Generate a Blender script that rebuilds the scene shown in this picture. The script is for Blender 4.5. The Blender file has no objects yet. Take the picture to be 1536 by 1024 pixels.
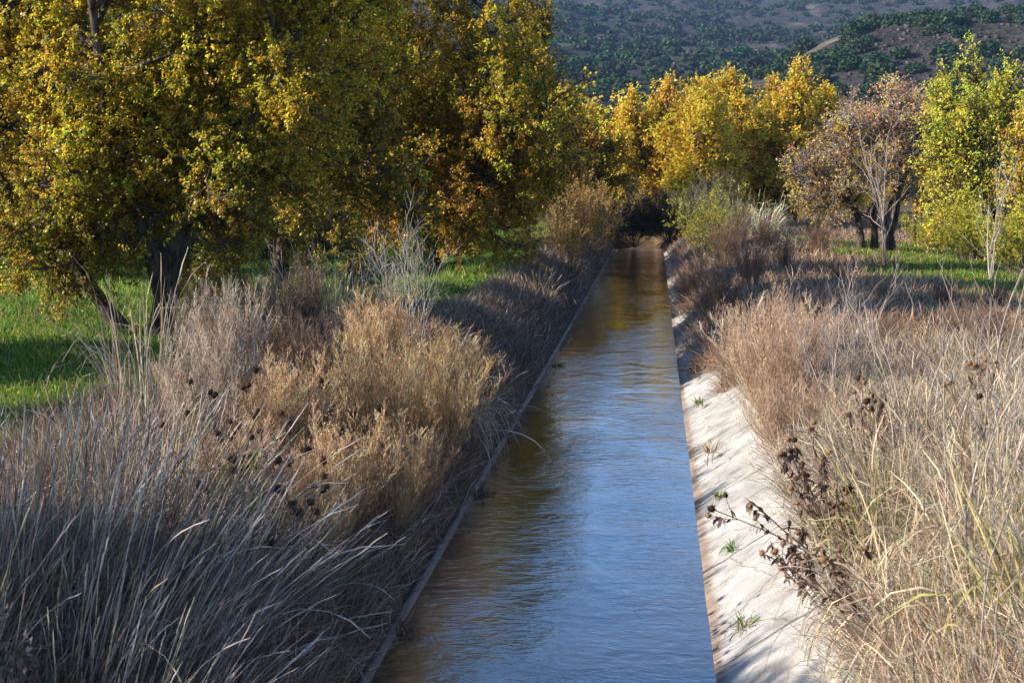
import bpy, math, random
import numpy as np
from mathutils import Vector
rs = np.random.RandomState(7)
random.seed(7)
S = bpy.context.scene
COL = S.collection
R = math.radians

# ------------------------------------------------------------------ camera maths
CAMZ = 3.2
FPX = 2133.0
YAW, PIT = R(5.69), R(6.516)
Fv = np.array([-math.sin(YAW)*math.cos(PIT), math.cos(YAW)*math.cos(PIT), -math.sin(PIT)])
Rv = np.array([math.cos(YAW), math.sin(YAW), 0.0])
Uv = np.cross(Rv, Fv)
def ray(px, py): return Fv + Rv*(px-768)/FPX + Uv*(512-py)/FPX
def gpt(px, py, z):
    d = ray(px, py); t = (z-CAMZ)/d[2]
    return float(d[0]*t), float(d[1]*t)
def at(px, y):
    d = ray(px, 268); return float(d[0]/d[1]*y)      # x of picture column px at distance y
def zat(py, y): return CAMZ + (268-py)/FPX*y*1.0      # height of picture row py at distance y

# ------------------------------------------------------------------ object helpers
def link(o): COL.objects.link(o); return o
def tag(o, label=None, cat=None, group=None, kind=None):
    if label: o['label'] = label
    if cat: o['category'] = cat
    if group: o['group'] = group
    if kind: o['kind'] = kind
    return o
def thing(name, label, cat, loc, rz=0.0, sc=1.0, group=None):
    o = bpy.data.objects.new(name, None); link(o)
    o.empty_display_size = .2
    o.location = loc; o.rotation_euler = (0, 0, rz); o.scale = (sc, sc, sc)
    return tag(o, label, cat, group)
def copy_thing(root, loc, rz=0.0, sc=1.0, label=None, group=None):
    r = root.copy(); link(r); r.location = loc; r.rotation_euler = (0, 0, rz)
    r.scale = (sc, sc, sc) if not isinstance(sc, tuple) else sc
    if label: r['label'] = label
    if group: r['group'] = group
    elif 'group' in r: del r['group']
    for c in list(root.children):
        d = c.copy(); link(d); d.parent = r
        for g in list(c.children):
            h = g.copy(); link(h); h.parent = d
    return r

class Geo:
    def __init__(s): s.v = []; s.q = []; s.c = []; s.n = 0
    def add(s, v, q, c):
        v = np.asarray(v, dtype=np.float32).reshape(-1, 3)
        q = np.asarray(q, dtype=np.int64).reshape(-1, 4)
        c = np.asarray(c, dtype=np.float32)
        if c.ndim == 1: c = np.repeat(c[None, :], len(v), 0)
        s.v.append(v); s.q.append(q+s.n); s.c.append(c); s.n += len(v)
    def mesh(s, name, smooth=False):
        v = np.concatenate(s.v); q = np.concatenate(s.q); c = np.concatenate(s.c)
        me = bpy.data.meshes.new(name)
        me.vertices.add(len(v)); me.vertices.foreach_set('co', v.ravel())
        me.loops.add(len(q)*4); me.loops.foreach_set('vertex_index', q.ravel().astype(np.int32))
        me.polygons.add(len(q)); me.polygons.foreach_set('loop_start', (np.arange(len(q))*4).astype(np.int32))
        try: me.polygons.foreach_set('loop_total', np.full(len(q), 4, dtype=np.int32))
        except Exception: pass
        at_ = me.attributes.new('Col', 'FLOAT_COLOR', 'POINT')
        cc = np.ones((len(v), 4), dtype=np.float32); cc[:, :3] = c
        at_.data.foreach_set('color', cc.ravel())
        if smooth: me.polygons.foreach_set('use_smooth', np.ones(len(q), dtype=bool))
        me.update(calc_edges=True)
        return me
    def build(s, name, mat, parent=None, smooth=False, loc=None):
        me = s.mesh(name, smooth); me.materials.append(mat)
        o = bpy.data.objects.new(name, me); link(o)
        if parent is not None: o.parent = parent
        if loc is not None: o.location = loc
        return o

def nrm(a): return a/np.maximum(np.linalg.norm(a, axis=-1, keepdims=True), 1e-9)
def perp(t):
    r = rs.normal(size=t.shape); r -= (r*t).sum(-1, keepdims=True)*t
    return nrm(r)
def interp(paths, idx, t):
    K = paths.shape[1]; f = np.clip(t, 0, .9999)*(K-1); i = f.astype(int); w = (f-i)[:, None]
    a = paths[idx, i]; b = paths[idx, i+1]
    return a*(1-w)+b*w, nrm(b-a)
def spawn(par, m, t0, t1, L, spread, up=.0, k=4, wob=.15, r0=.01, r1=.003, prad=None, Lfall=.4, flat=0):
    n = len(par); idx = np.repeat(np.arange(n), m); N = n*m
    t = t0+(t1-t0)*((np.tile(np.arange(m), n)+rs.rand(N))/m)
    p, tan = interp(par, idx, t)
    a = np.radians(rs.uniform(spread[0], spread[1], N))[:, None]
    d = tan*np.cos(a)+perp(tan)*np.sin(a); d[:, 2] += up
    d[:, 2] *= (1-flat)
    d = nrm(d)
    ln = rs.uniform(L[0], L[1], N)*(1-Lfall*(t-t0)/max(t1-t0, 1e-6))
    return grow(p, d, ln, k, wob, up), idx, np.linspace(r0, r1, k)[None, :].repeat(N, 0)
def grow(p, d, ln, k, wob, up=0, droop=0):
    N = len(p); out = np.zeros((N, k, 3)); out[:, 0] = p
    for j in range(1, k):
        d = d+rs.normal(size=(N, 3))*wob; d[:, 2] += up*.25-droop*j; d = nrm(d)
        p = p+d*(ln/(k-1))[:, None]; out[:, j] = p
    return out
def tubes(g, paths, rad, col, sides=3):
    N, K, _ = paths.shape
    tan = nrm(np.gradient(paths, axis=1))
    ref = np.where(np.abs(tan[..., 2:3]) > .9, np.array([1., 0, 0]), np.array([0, 0, 1.]))
    u = nrm(np.cross(tan, ref)); w = np.cross(tan, u)
    an = np.arange(sides)*2*math.pi/sides
    off = u[:, :, None]*np.cos(an)[:, None]+w[:, :, None]*np.sin(an)[:, None]
    v = paths[:, :, None]+off*rad[:, :, None, None]
    base = np.arange(N)[:, None, None]*(K*sides)
    k = np.arange(K-1)[None, :, None]; s_ = np.arange(sides)[None, None, :]; s2 = (s_+1) % sides
    q = np.stack([base+k*sides+s_, base+k*sides+s2, base+(k+1)*sides+s2, base+(k+1)*sides+s_], -1)
    c = np.asarray(col, dtype=float)
    if c.ndim == 2: c = np.repeat(c, K*sides, 0)
    g.add(v, q, c)
def ribbons(g, paths, wid, col):
    N, K, _ = paths.shape
    tan = nrm(np.gradient(paths, axis=1))
    side = rs.normal(size=(N, 1, 3)); side[..., 2] *= .2
    side = nrm(side-(side*tan).sum(-1, keepdims=True)*tan)
    v = np.stack([paths-side*wid[:, :, None], paths+side*wid[:, :, None]], 2)
    base = np.arange(N)[:, None]*(K*2); k = np.arange(K-1)[None, :]
    q = np.stack([base+k*2, base+k*2+1, base+k*2+3, base+k*2+2], -1)
    c = np.asarray(col, dtype=float)
    if c.ndim == 2: c = np.repeat(c, K*2, 0)
    g.add(v, q, c)
def pal(cols, N, jit=.25):
    ws = np.array([c[1] for c in cols], dtype=float); ws /= ws.sum()
    i = rs.choice(len(cols), N, p=ws)
    c = np.array([c[0] for c in cols])[i]
    return np.clip(c*np.exp(rs.normal(size=(N, 1))*jit)*np.exp(rs.normal(size=(N, 3))*jit*.3), 0, .95)
def leaf_quads(g, p, L, W, col, d=None, hang=0.0, fold=.25, face=None):
    N = len(p)
    dd = rs.normal(size=(N, 3)) if d is None else d+rs.normal(size=(N, 3))*.8
    dd[:, 2] -= hang; dd = nrm(dd)
    if face is None: s = perp(dd); nn = np.cross(dd, s)
    else:                                               # blades turn towards the light
        nn = nrm(np.array(face)[None]+rs.normal(size=(N, 3))*.75); dd = nrm(dd-(dd*nn).sum(1, keepdims=True)*nn); s = np.cross(dd, nn)
    ln = (L*rs.uniform(.6, 1.25, N))[:, None]; wd = (W*rs.uniform(.7, 1.2, N))[:, None]
    mid = p+dd*ln*.45+nn*wd*fold
    v = np.stack([p, mid-s*wd*.5, p+dd*ln, mid+s*wd*.5], 1)
    g.add(v, np.arange(N*4).reshape(N, 4), np.repeat(col, 4, 0))

def vnoise(x, y, seed=0):
    x = np.asarray(x, float); y = np.asarray(y, float)
    xi = np.floor(x).astype(np.int64); yi = np.floor(y).astype(np.int64)
    fx = x-xi; fy = y-yi; fx = fx*fx*(3-2*fx); fy = fy*fy*(3-2*fy)
    def h(a, b):
        n = (a*374761393+b*668265263+seed*1442695041) & 0xffffffff
        n = ((n ^ (n >> 13))*1274126177) & 0xffffffff
        return ((n ^ (n >> 16)) & 0xffff)/65535.0
    return (h(xi, yi)*(1-fx)+h(xi+1, yi)*fx)*(1-fy)+(h(xi, yi+1)*(1-fx)+h(xi+1, yi+1)*fx)*fy
def fbm(x, y, o=4, seed=0):
    s = 0; a = .5
    for i in range(o): s = s+a*(vnoise(x*2**i+i*17.3, y*2**i+i*9.1, seed+i)-.5); a *= .5
    return s
def sm(a, b, x): t = np.clip((x-a)/(b-a), 0, 1); return t*t*(3-2*t)

# ------------------------------------------------------------------ materials
def new_mat(name):
    m = bpy.data.materials.new(name); m.use_nodes = True
    nt = m.node_tree; nt.nodes.clear()
    return m, nt, nt.nodes, nt.links
def N(ns, t, **kw):
    n = ns.new(t)
    for k, v in kw.items():
        if k in n.inputs: n.inputs[k].default_value = v
        else: setattr(n, k, v)
    return n
def foliage_mat(name, transl=.35, rough=.5, spec=.4):
    m, nt, ns, l = new_mat(name)
    a = N(ns, 'ShaderNodeAttribute', attribute_name='Col')
    p = N(ns, 'ShaderNodeBsdfPrincipled', Roughness=rough); p.inputs['Specular IOR Level'].default_value = spec
    l.new(a.outputs['Color'], p.inputs['Base Color'])
    o = N(ns, 'ShaderNodeOutputMaterial')
    if transl > 0:
        t = N(ns, 'ShaderNodeBsdfTranslucent'); mx = N(ns, 'ShaderNodeMixShader'); mx.inputs[0].default_value = transl
        l.new(a.outputs['Color'], t.inputs['Color'])
        l.new(p.outputs[0], mx.inputs[1]); l.new(t.outputs[0], mx.inputs[2]); l.new(mx.outputs[0], o.inputs[0])
    else: l.new(p.outputs[0], o.inputs[0])
    return m
M_leaf = foliage_mat('autumn_leaf', .55, .38, .35)
M_dry = foliage_mat('dry_stem', .2, .55, .35)
M_grass = foliage_mat('green_grass', .4, .6, .12)
M_straw = foliage_mat('straw', .25, .45, .3)
M_head = foliage_mat('seed_head', 0, .9, .1)
M_jun = foliage_mat('juniper', .1, .8, .1)
def bark_mat(name, c1, c2, sc):
    m, nt, ns, l = new_mat(name)
    tc = N(ns, 'ShaderNodeTexCoord'); mp = N(ns, 'ShaderNodeMapping'); mp.inputs['Scale'].default_value = (1, 1, .3)
    n1 = N(ns, 'ShaderNodeTexNoise', Scale=sc, Detail=6.0); cr = N(ns, 'ShaderNodeValToRGB')
    cr.color_ramp.elements[0].position = .35; cr.color_ramp.elements[0].color = (*c1, 1)
    cr.color_ramp.elements[1].position = .65; cr.color_ramp.elements[1].color = (*c2, 1)
    p = N(ns, 'ShaderNodeBsdfPrincipled', Roughness=.9); p.inputs['Specular IOR Level'].default_value = .2
    b = N(ns, 'ShaderNodeBump', Strength=.9, Distance=.03); o = N(ns, 'ShaderNodeOutputMaterial')
    l.new(tc.outputs['Object'], mp.inputs[0]); l.new(mp.outputs[0], n1.inputs['Vector']); l.new(n1.outputs[0], cr.inputs[0])
    l.new(cr.outputs[0], p.inputs['Base Color']); l.new(n1.outputs[0], b.inputs['Height']); l.new(b.outputs[0], p.inputs['Normal'])
    l.new(p.outputs[0], o.inputs[0]); return m
M_bark = bark_mat('dark_bark', (.025, .018, .014), (.11, .085, .07), 14)
M_greybark = bark_mat('grey_bark', (.07, .06, .055), (.24, .21, .19), 16)

def ground_mat():
    m, nt, ns, l = new_mat('ground_soil')
    a = N(ns, 'ShaderNodeAttribute', attribute_name='Col')
    g = N(ns, 'ShaderNodeNewGeometry')
    n1 = N(ns, 'ShaderNodeTexNoise', Scale=2.2, Detail=8.0); n2 = N(ns, 'ShaderNodeTexNoise', Scale=30.0, Detail=5.0)
    l.new(g.outputs['Position'], n1.inputs['Vector']); l.new(g.outputs['Position'], n2.inputs['Vector'])
    mr = N(ns, 'ShaderNodeMapRange'); mr.inputs[1].default_value = .3; mr.inputs[2].default_value = .7; mr.inputs[3].default_value = .55; mr.inputs[4].default_value = 1.4
    l.new(n1.outputs[0], mr.inputs[0])
    mr2 = N(ns, 'ShaderNodeMapRange'); mr2.inputs[1].default_value = .3; mr2.inputs[2].default_value = .7; mr2.inputs[3].default_value = .5; mr2.inputs[4].default_value = 1.5
    l.new(n2.outputs[0], mr2.inputs[0])
    mu = N(ns, 'ShaderNodeMath', operation='MULTIPLY'); l.new(mr.outputs[0], mu.inputs[0]); l.new(mr2.outputs[0], mu.inputs[1])
    vm = N(ns, 'ShaderNodeVectorMath', operation='SCALE'); l.new(a.outputs['Color'], vm.inputs[0]); l.new(mu.outputs[0], vm.inputs['Scale'])
    p = N(ns, 'ShaderNodeBsdfPrincipled', Roughness=.95); p.inputs['Specular IOR Level'].default_value = .15
    l.new(vm.outputs[0], p.inputs['Base Color'])
    b = N(ns, 'ShaderNodeBump', Strength=.8, Distance=.05); l.new(n2.outputs[0], b.inputs['Height']); l.new(b.outputs[0], p.inputs['Normal'])
    o = N(ns, 'ShaderNodeOutputMaterial'); l.new(p.outputs[0], o.inputs[0]); return m
M_ground = ground_mat()

def hill_mat():
    m, nt, ns, l = new_mat('hill_scrub')
    a = N(ns, 'ShaderNodeAttribute', attribute_name='Col')
    g = N(ns, 'ShaderNodeNewGeometry')
    n1 = N(ns, 'ShaderNodeTexNoise', Scale=.12, Detail=8.0, Roughness=.7); n2 = N(ns, 'ShaderNodeTexVoronoi', Scale=.55)
    l.new(g.outputs['Position'], n1.inputs['Vector']); l.new(g.outputs['Position'], n2.inputs['Vector'])
    mr = N(ns, 'ShaderNodeMapRange'); mr.inputs[1].default_value = .3; mr.inputs[2].default_value = .7; mr.inputs[3].default_value = .45; mr.inputs[4].default_value = 1.5
    l.new(n1.outputs[0], mr.inputs[0])
    vm = N(ns, 'ShaderNodeVectorMath', operation='SCALE'); l.new(a.outputs['Color'], vm.inputs[0]); l.new(mr.outputs[0], vm.inputs['Scale'])
    p = N(ns, 'ShaderNodeBsdfPrincipled', Roughness=1.0); p.inputs['Specular IOR Level'].default_value = .05
    l.new(vm.outputs[0], p.inputs['Base Color'])
    b = N(ns, 'ShaderNodeBump', Strength=1.0, Distance=1.0); l.new(n2.outputs[0], b.inputs['Height'])
    b2 = N(ns, 'ShaderNodeBump', Strength=1.0, Distance=3.0); l.new(n1.outputs[0], b2.inputs['Height']); l.new(b.outputs[0], b2.inputs['Normal'])
    l.new(b2.outputs[0], p.inputs['Normal'])
    o = N(ns, 'ShaderNodeOutputMaterial'); l.new(p.outputs[0], o.inputs[0]); return m
M_hill = hill_mat()

def concrete_mat(name, dark=False):
    m, nt, ns, l = new_mat(name)
    g = N(ns, 'ShaderNodeNewGeometry'); sx = N(ns, 'ShaderNodeSeparateXYZ'); l.new(g.outputs['Position'], sx.inputs[0])
    n1 = N(ns, 'ShaderNodeTexNoise', Scale=3.0, Detail=9.0, Roughness=.65); n2 = N(ns, 'ShaderNodeTexNoise', Scale=60.0, Detail=4.0)
    l.new(g.outputs['Position'], n1.inputs['Vector']); l.new(g.outputs['Position'], n2.inputs['Vector'])
    cr = N(ns, 'ShaderNodeValToRGB')
    e = cr.color_ramp.elements
    e[0].position = .3; e[0].color = (.19, .18, .165, 1); e[1].position = .64; e[1].color = (.44, .43, .415, 1)
    e.new(.47).color = (.35, .34, .325, 1)
    l.new(n1.outputs[0], cr.inputs[0])
    # reddish silt stain along the water line
    ad = N(ns, 'ShaderNodeMath', operation='MULTIPLY_ADD'); ad.inputs[1].default_value = .10; l.new(n1.outputs[0], ad.inputs[0]); l.new(sx.outputs['Z'], ad.inputs[2])
    mr = N(ns, 'ShaderNodeMapRange'); mr.inputs[1].default_value = .075; mr.inputs[2].default_value = .105; mr.inputs[3].default_value = 1; mr.inputs[4].default_value = 0
    l.new(ad.outputs[0], mr.inputs[0])
    mx = N(ns, 'ShaderNodeMix', data_type='RGBA'); l.new(mr.outputs[0], mx.inputs[0]); l.new(cr.outputs[0], mx.inputs[6]); mx.inputs[7].default_value = (.25, .195, .155, 1)
    # cracks / joints across the slope
    wv = N(ns, 'ShaderNodeMath', operation='ADD'); ns1 = N(ns, 'ShaderNodeTexNoise', Scale=1.5, Detail=4.0); l.new(g.outputs['Position'], ns1.inputs['Vector'])
    sc = N(ns, 'ShaderNodeMath', operation='MULTIPLY'); sc.inputs[1].default_value = .14; l.new(ns1.outputs[0], sc.inputs[0])
    l.new(sx.outputs['Y'], wv.inputs[0]); l.new(sc.outputs[0], wv.inputs[1])
    pp = N(ns, 'ShaderNodeMath', operation='PINGPONG'); pp.inputs[1].default_value = 1.15; l.new(wv.outputs[0], pp.inputs[0])
    mr2 = N(ns, 'ShaderNodeMapRange'); mr2.inputs[1].default_value = .0; mr2.inputs[1].default_value = .006; mr2.inputs[2].default_value = .022; mr2.inputs[3].default_value = .28; mr2.inputs[4].default_value = 1
    l.new(pp.outputs[0], mr2.inputs[0])
    vm = N(ns, 'ShaderNodeVectorMath', operation='SCALE'); l.new(mx.outputs[2], vm.inputs[0]); l.new(mr2.outputs[0], vm.inputs['Scale'])
    # hairline cracks
    vo = N(ns, 'ShaderNodeTexVoronoi', feature='DISTANCE_TO_EDGE', Scale=1.3); nd = N(ns, 'ShaderNodeTexNoise', Scale=5.0, Detail=3.0); l.new(g.outputs['Position'], nd.inputs['Vector'])
    va = N(ns, 'ShaderNodeMix', data_type='RGBA', blend_type='ADD'); va.inputs[0].default_value = .16; l.new(g.outputs['Position'], va.inputs[6]); l.new(nd.outputs['Color'], va.inputs[7]); l.new(va.outputs[2], vo.inputs['Vector'])
    mc = N(ns, 'ShaderNodeMapRange'); mc.inputs[1].default_value = .003; mc.inputs[2].default_value = .012; mc.inputs[3].default_value = .55; mc.inputs[4].default_value = 1; l.new(vo.outputs['Distance'], mc.inputs[0])
    vk = N(ns, 'ShaderNodeVectorMath', operation='SCALE'); l.new(vm.outputs[0], vk.inputs[0]); l.new(mc.outputs[0], vk.inputs['Scale']); vm = vk
    # run-off streaks down the slope; dark also lowers the whole tone
    ms = N(ns, 'ShaderNodeMapping'); ms.inputs['Scale'].default_value = (1.6, 2.2, 1.6); l.new(g.outputs['Position'], ms.inputs[0])
    n3 = N(ns, 'ShaderNodeTexNoise', Scale=1.0, Detail=6.0); l.new(ms.outputs[0], n3.inputs['Vector'])
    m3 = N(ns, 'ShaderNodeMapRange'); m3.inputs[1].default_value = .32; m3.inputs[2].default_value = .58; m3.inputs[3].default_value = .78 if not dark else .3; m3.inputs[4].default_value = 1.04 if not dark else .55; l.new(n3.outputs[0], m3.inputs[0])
    vm2 = N(ns, 'ShaderNodeVectorMath', operation='SCALE'); l.new(vm.outputs[0], vm2.inputs[0]); l.new(m3.outputs[0], vm2.inputs['Scale']); vm = vm2
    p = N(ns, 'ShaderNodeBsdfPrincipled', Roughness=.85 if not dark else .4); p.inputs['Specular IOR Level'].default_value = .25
    l.new(vm.outputs[0], p.inputs['Base Color'])
    b = N(ns, 'ShaderNodeBump', Strength=.5, Distance=.02); l.new(n2.outputs[0], b.inputs['Height'])
    b2 = N(ns, 'ShaderNodeBump', Strength=.35, Distance=.008); l.new(n1.outputs[0], b2.inputs['Height']); l.new(b.outputs[0], b2.inputs['Normal']); l.new(b2.outputs[0], p.inputs['Normal'])
    o = N(ns, 'ShaderNodeOutputMaterial'); l.new(p.outputs[0], o.inputs[0]); return m
M_conc = concrete_mat('weathered_concrete'); M_wet_shade = concrete_mat('wet_silty_shadow_concrete', True)  # left lining: wet mud tone, plus its shadow painted into the colour

def water_mat():
    m, nt, ns, l = new_mat('canal_water')
    g = N(ns, 'ShaderNodeNewGeometry')
    def noise(scale, sx, sy, detail):
        mp = N(ns, 'ShaderNodeMapping'); mp.inputs['Scale'].default_value = (sx, sy, 1); l.new(g.outputs['Position'], mp.inputs[0])
        n = N(ns, 'ShaderNodeTexNoise', Scale=scale, Detail=detail, Distortion=.6); l.new(mp.outputs[0], n.inputs['Vector']); return n
    a = noise(9.0, .75, 1.15, 3.0); b = noise(1.6, .9, .9, 2.0); c = noise(30.0, 1, 1.2, 2.0)
    b1 = N(ns, 'ShaderNodeBump', Strength=1.0, Distance=.008); l.new(a.outputs[0], b1.inputs['Height'])
    b2 = N(ns, 'ShaderNodeBump', Strength=1.0, Distance=.014); l.new(b.outputs[0], b2.inputs['Height']); l.new(b1.outputs[0], b2.inputs['Normal'])
    b3 = N(ns, 'ShaderNodeBump', Strength=1.0, Distance=.0016); l.new(c.outputs[0], b3.inputs['Height']); l.new(b2.outputs[0], b3.inputs['Normal'])
    e = noise(.55, 1.4, .45, 3.0); mq = N(ns, 'ShaderNodeMapRange'); mq.inputs[1].default_value = .36; mq.inputs[2].default_value = .62; mq.inputs[3].default_value = .35; mq.inputs[4].default_value = 1.0
    l.new(e.outputs[0], mq.inputs[0]); l.new(mq.outputs[0], b1.inputs['Strength']); l.new(mq.outputs[0], b3.inputs['Strength'])
    p = N(ns, 'ShaderNodeBsdfPrincipled', Roughness=.03, IOR=1.5)
    p.inputs['Base Color'].default_value = (.040, .027, .015, 1)
    p.inputs['Coat Weight'].default_value = 1.0; p.inputs['Coat IOR'].default_value = 1.6; p.inputs['Coat Roughness'].default_value = .03; l.new(b3.outputs[0], p.inputs['Coat Normal'])
    l.new(b3.outputs[0], p.inputs['Normal'])
    o = N(ns, 'ShaderNodeOutputMaterial'); l.new(p.outputs[0], o.inputs[0]); return m
M_water = water_mat()

# ------------------------------------------------------------------ terrain
WL, WR = -1.78, .43                                    # water edges
def gz(x, y):
    x = np.asarray(x, float); y = np.asarray(y, float)
    r = np.interp(x, [.0, .36, .66, 1.15, 1.9, 5, 9, 14, 60], [-.7, -.16, .09, .42, .92, 1.0, .85, .8, .9])
    lf = np.interp(-x, [1.3, 1.74, 1.86, 1.96, 2.6, 3.3, 4.6, 6.2, 12, 60], [-.7, -.12, .01, .10, .60, .93, 1.0, .75, .72, .9])
    z = np.where(x > -.7, r, lf)
    z = np.where((x <= 0.0) & (x >= -1.3), -.7, z)
    w = sm(.9, 2.2, np.abs(x+.68)-1.0)
    z = z+w*(.22*fbm(x*.5, y*.5, 4, 3)+.10*fbm(x*2.3, y*2.3, 3, 5))
    end = sm(66, 72, y)                                # the canal ends in a brushy bank
    z = z*(1-end)+end*np.maximum(z, .9+.3*fbm(x*.4, y*.4, 3, 8))
    return z
def gz1(x, y): return float(gz(np.array([x]), np.array([y]))[0])

def grid_obj(name, X, Y, Z, C, mat, smooth=True):
    ny, nx = X.shape; g = Geo()
    i = np.arange(ny-1)[:, None]*nx+np.arange(nx-1)[None, :]
    q = np.stack([i, i+1, i+nx+1, i+nx], -1)
    g.add(np.stack([X, Y, Z], -1), q, C.reshape(-1, 3))
    return g.build(name, mat, smooth=smooth)
xs = np.concatenate([-np.geomspace(400, 12, 22), np.arange(-11.5, -5, .4), np.arange(-5, -1, .12), np.linspace(-.9, -.1, 4),
                     np.arange(0, 5, .12), np.arange(5.1, 14, .4), np.geomspace(14.5, 400, 24)])
ys = np.concatenate([np.arange(-14, 4, .8), np.arange(4, 30, .2), np.arange(30, 80, .5), np.geomspace(80.5, 175, 30)])
X, Y = np.meshgrid(xs, ys)
Z = gz(X, Y)
soil = np.array([.075, .052, .036]); green = np.array([.045, .085, .016]); straw = np.array([.17, .115, .065])
gl = (sm(-5.2, -6.6, X)+sm(-3.0, -3.5, X)*sm(18.5, 22, Y))*(Y < 90)
gr = sm(5.0, 6.5, X)*sm(25, 29, Y)*sm(62, 52, Y)
gmask = np.clip(np.maximum(gl, gr), 0, 1)
st = np.clip(.5+2*fbm(X*.6, Y*.6, 3, 12), 0, 1)*np.where(X > 0, 1, .5)
C = soil*(1-st[..., None])+straw*st[..., None]
C = C*(1-gmask[..., None])+green*gmask[..., None]
go = grid_obj('ground', X, Y, Z, C, M_ground); tag(go, kind='structure')

# hills: one sheet from behind the orchard to beyond the top of the picture
def hz(x, y):
    u = x/np.maximum(y, 1)
    b = np.interp(y, [100, 150, 200, 260, 330, 400, 480, 560, 650, 690, 740, 860, 1000, 1130, 1200, 1500, 2000, 2700, 3400],
                  [.2, .9, 3, 8, 16.5, 26, 36, 46, 60, 66.5, 68, 88, 112, 140, 144, 188, 275, 390, 470])
    b = b*(1+.10*np.sin(u*9+y*.004)*sm(250, 500, y))
    s = sm(.045, .15, u)*(11+38*np.clip(u-.1, -.1, .6))+6*sm(.02, .09, u)
    spur = s*sm(250, 372, y)*(1-sm(412, 520, y))
    b = b*(1-.18*sm(.04, .12, u)*sm(440, 500, y)*(1-sm(560, 640, y)))
    w = sm(150, 300, y)
    n = w*(.055*y*fbm(x*.006, y*.006, 5, 21)*.9+4.5*fbm(x*.03, y*.03, 4, 31)+1.6*fbm(x*.15, y*.15, 3, 41))
    flat = sm(360, 378, y)*(1-sm(405, 420, y))*sm(.06, .12, u)
    return b+spur+n*(1-.7*flat)
us = np.linspace(-.62, .80, 420)
yy = np.concatenate([np.arange(100, 240, 5), np.arange(240, 640, 2.2), np.arange(640, 1300, 5), np.geomspace(1305, 2150, 50)])
UU, YY = np.meshgrid(us, yy); XX = UU*YY
ZZ = hz(XX, YY)
gy = np.gradient(ZZ, axis=0)/np.gradient(YY, axis=0)
flatm = sm(.10, .03, np.abs(gy))*sm(300, 350, YY)
rockc = np.array([.058, .051, .054]); scrub = np.array([.052, .05, .038]); pale = np.array([.27, .225, .16])
nn = np.clip(.5+2.2*fbm(XX*.02, YY*.02, 4, 51), 0, 1)[..., None]
HC = rockc*nn+scrub*(1-nn)
pm = np.clip(flatm*.9+.35*sm(.15, .3, fbm(XX*.05, YY*.05, 4, 61)), 0, 1)[..., None]
pm = np.maximum(pm, ((sm(688, 700, YY)*sm(752, 738, YY)*sm(-.01, .02, UU)*sm(.15, .11, UU)+sm(376, 384, YY)*sm(415, 405, YY)*sm(.07, .1, UU))*np.clip(.9+2.2*fbm(XX*.03, YY*.03, 3, 63), 0, 1))[..., None])
HC = HC*(1-pm)+pale*pm
ho = grid_obj('hills', XX, YY, ZZ, HC, M_hill); tag(ho, kind='structure')

# canal lining (two concrete sides) and water
def lining(name, prof, y0, y1, step, sgn):
    yv = np.arange(y0, y1, step); px = np.array([p[0] for p in prof]); pz = np.array([p[1] for p in prof])
    Xg = np.repeat(px[None], len(yv), 0); Yg = np.repeat(yv[:, None], len(px), 1); Zg = np.repeat(pz[None], len(yv), 0)
    top = sm(.1, .5, Zg)
    Xg = Xg+.005*fbm(Yg*1.3, Zg*3, 3, 71)+sgn*.04*fbm(Yg*.35, Zg*0, 2, 72)*(.3+top)
    Zg = Zg+.006*fbm(Yg*1.1, Xg*2, 3, 73)
    return grid_obj(name, Xg, Yg, Zg, np.ones(Xg.shape+(3,))*.4, M_conc if sgn > 0 else M_wet_shade)
pr = [(.20, -.30), (.36, -.06), (.43, .0), (.52, .055), (.60, .105), (.625, .128), (.66, .158), (.75, .22), (.85, .285), (1.0, .38), (1.13, .465), (1.24, .535), (1.275, .54), (1.29, .49), (1.29, .30)]
tag(lining('canal_bank', pr, -8, 66, .12, 1), kind='structure')
pl = [(-1.55, -.45), (-1.72, -.10), (-1.78, .0), (-1.795, .02), (-1.815, .032), (-1.84, .03), (-1.86, .01), (-1.87, -.1)]
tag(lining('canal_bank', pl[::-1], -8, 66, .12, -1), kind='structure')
wx = np.linspace(-2.0, .62, 12); wy = np.arange(-9, 67, .5)
WX, WY = np.meshgrid(wx, wy)
tag(grid_obj('water', WX, WY, np.zeros_like(WX), np.ones(WX.shape+(3,))*.1, M_water), kind='structure')

# ------------------------------------------------------------------ trees
YELLOW = [((.80, .52, .05), 4), ((.76, .42, .04), 2.5), ((.60, .46, .05), 2.5), ((.50, .42, .03), .8), ((.45, .22, .02), .6)]
GOLDEN = [((.66, .44, .03), 4), ((.50, .39, .03), 3), ((.25, .25, .03), 3.6), ((.52, .28, .02), 1), ((.26, .13, .03), .6)]
OLIVE = [((.24, .22, .03), 4), ((.12, .13, .02), 2.5), ((.56, .36, .03), 3), ((.36, .18, .025), 1)]
BROWNISH = [((.50, .31, .035), 3), ((.36, .19, .03), 2.5), ((.24, .18, .025), 2.5), ((.68, .44, .03), 1.5)]
ORANGE = [((.70, .38, .08), 3), ((.62, .34, .20), 2), ((.66, .46, .08), 2.5), ((.40, .20, .09), .7)]
LIME = [((.58, .54, .06), 4), ((.38, .42, .05), 3), ((.74, .56, .06), 2.5), ((.2, .27, .04), 1)]
AMBER = [((.78, .54, .06), 4), ((.72, .40, .05), 3), ((.56, .50, .06), 2.5)]
def resample(pts, K):
    pts = np.array(pts, float); d = np.r_[0, np.cumsum(np.linalg.norm(np.diff(pts, axis=0), axis=1))]; t = np.linspace(0, d[-1], K)
    return np.stack([np.interp(t, d, pts[:, i]) for i in range(3)], 1)
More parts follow.
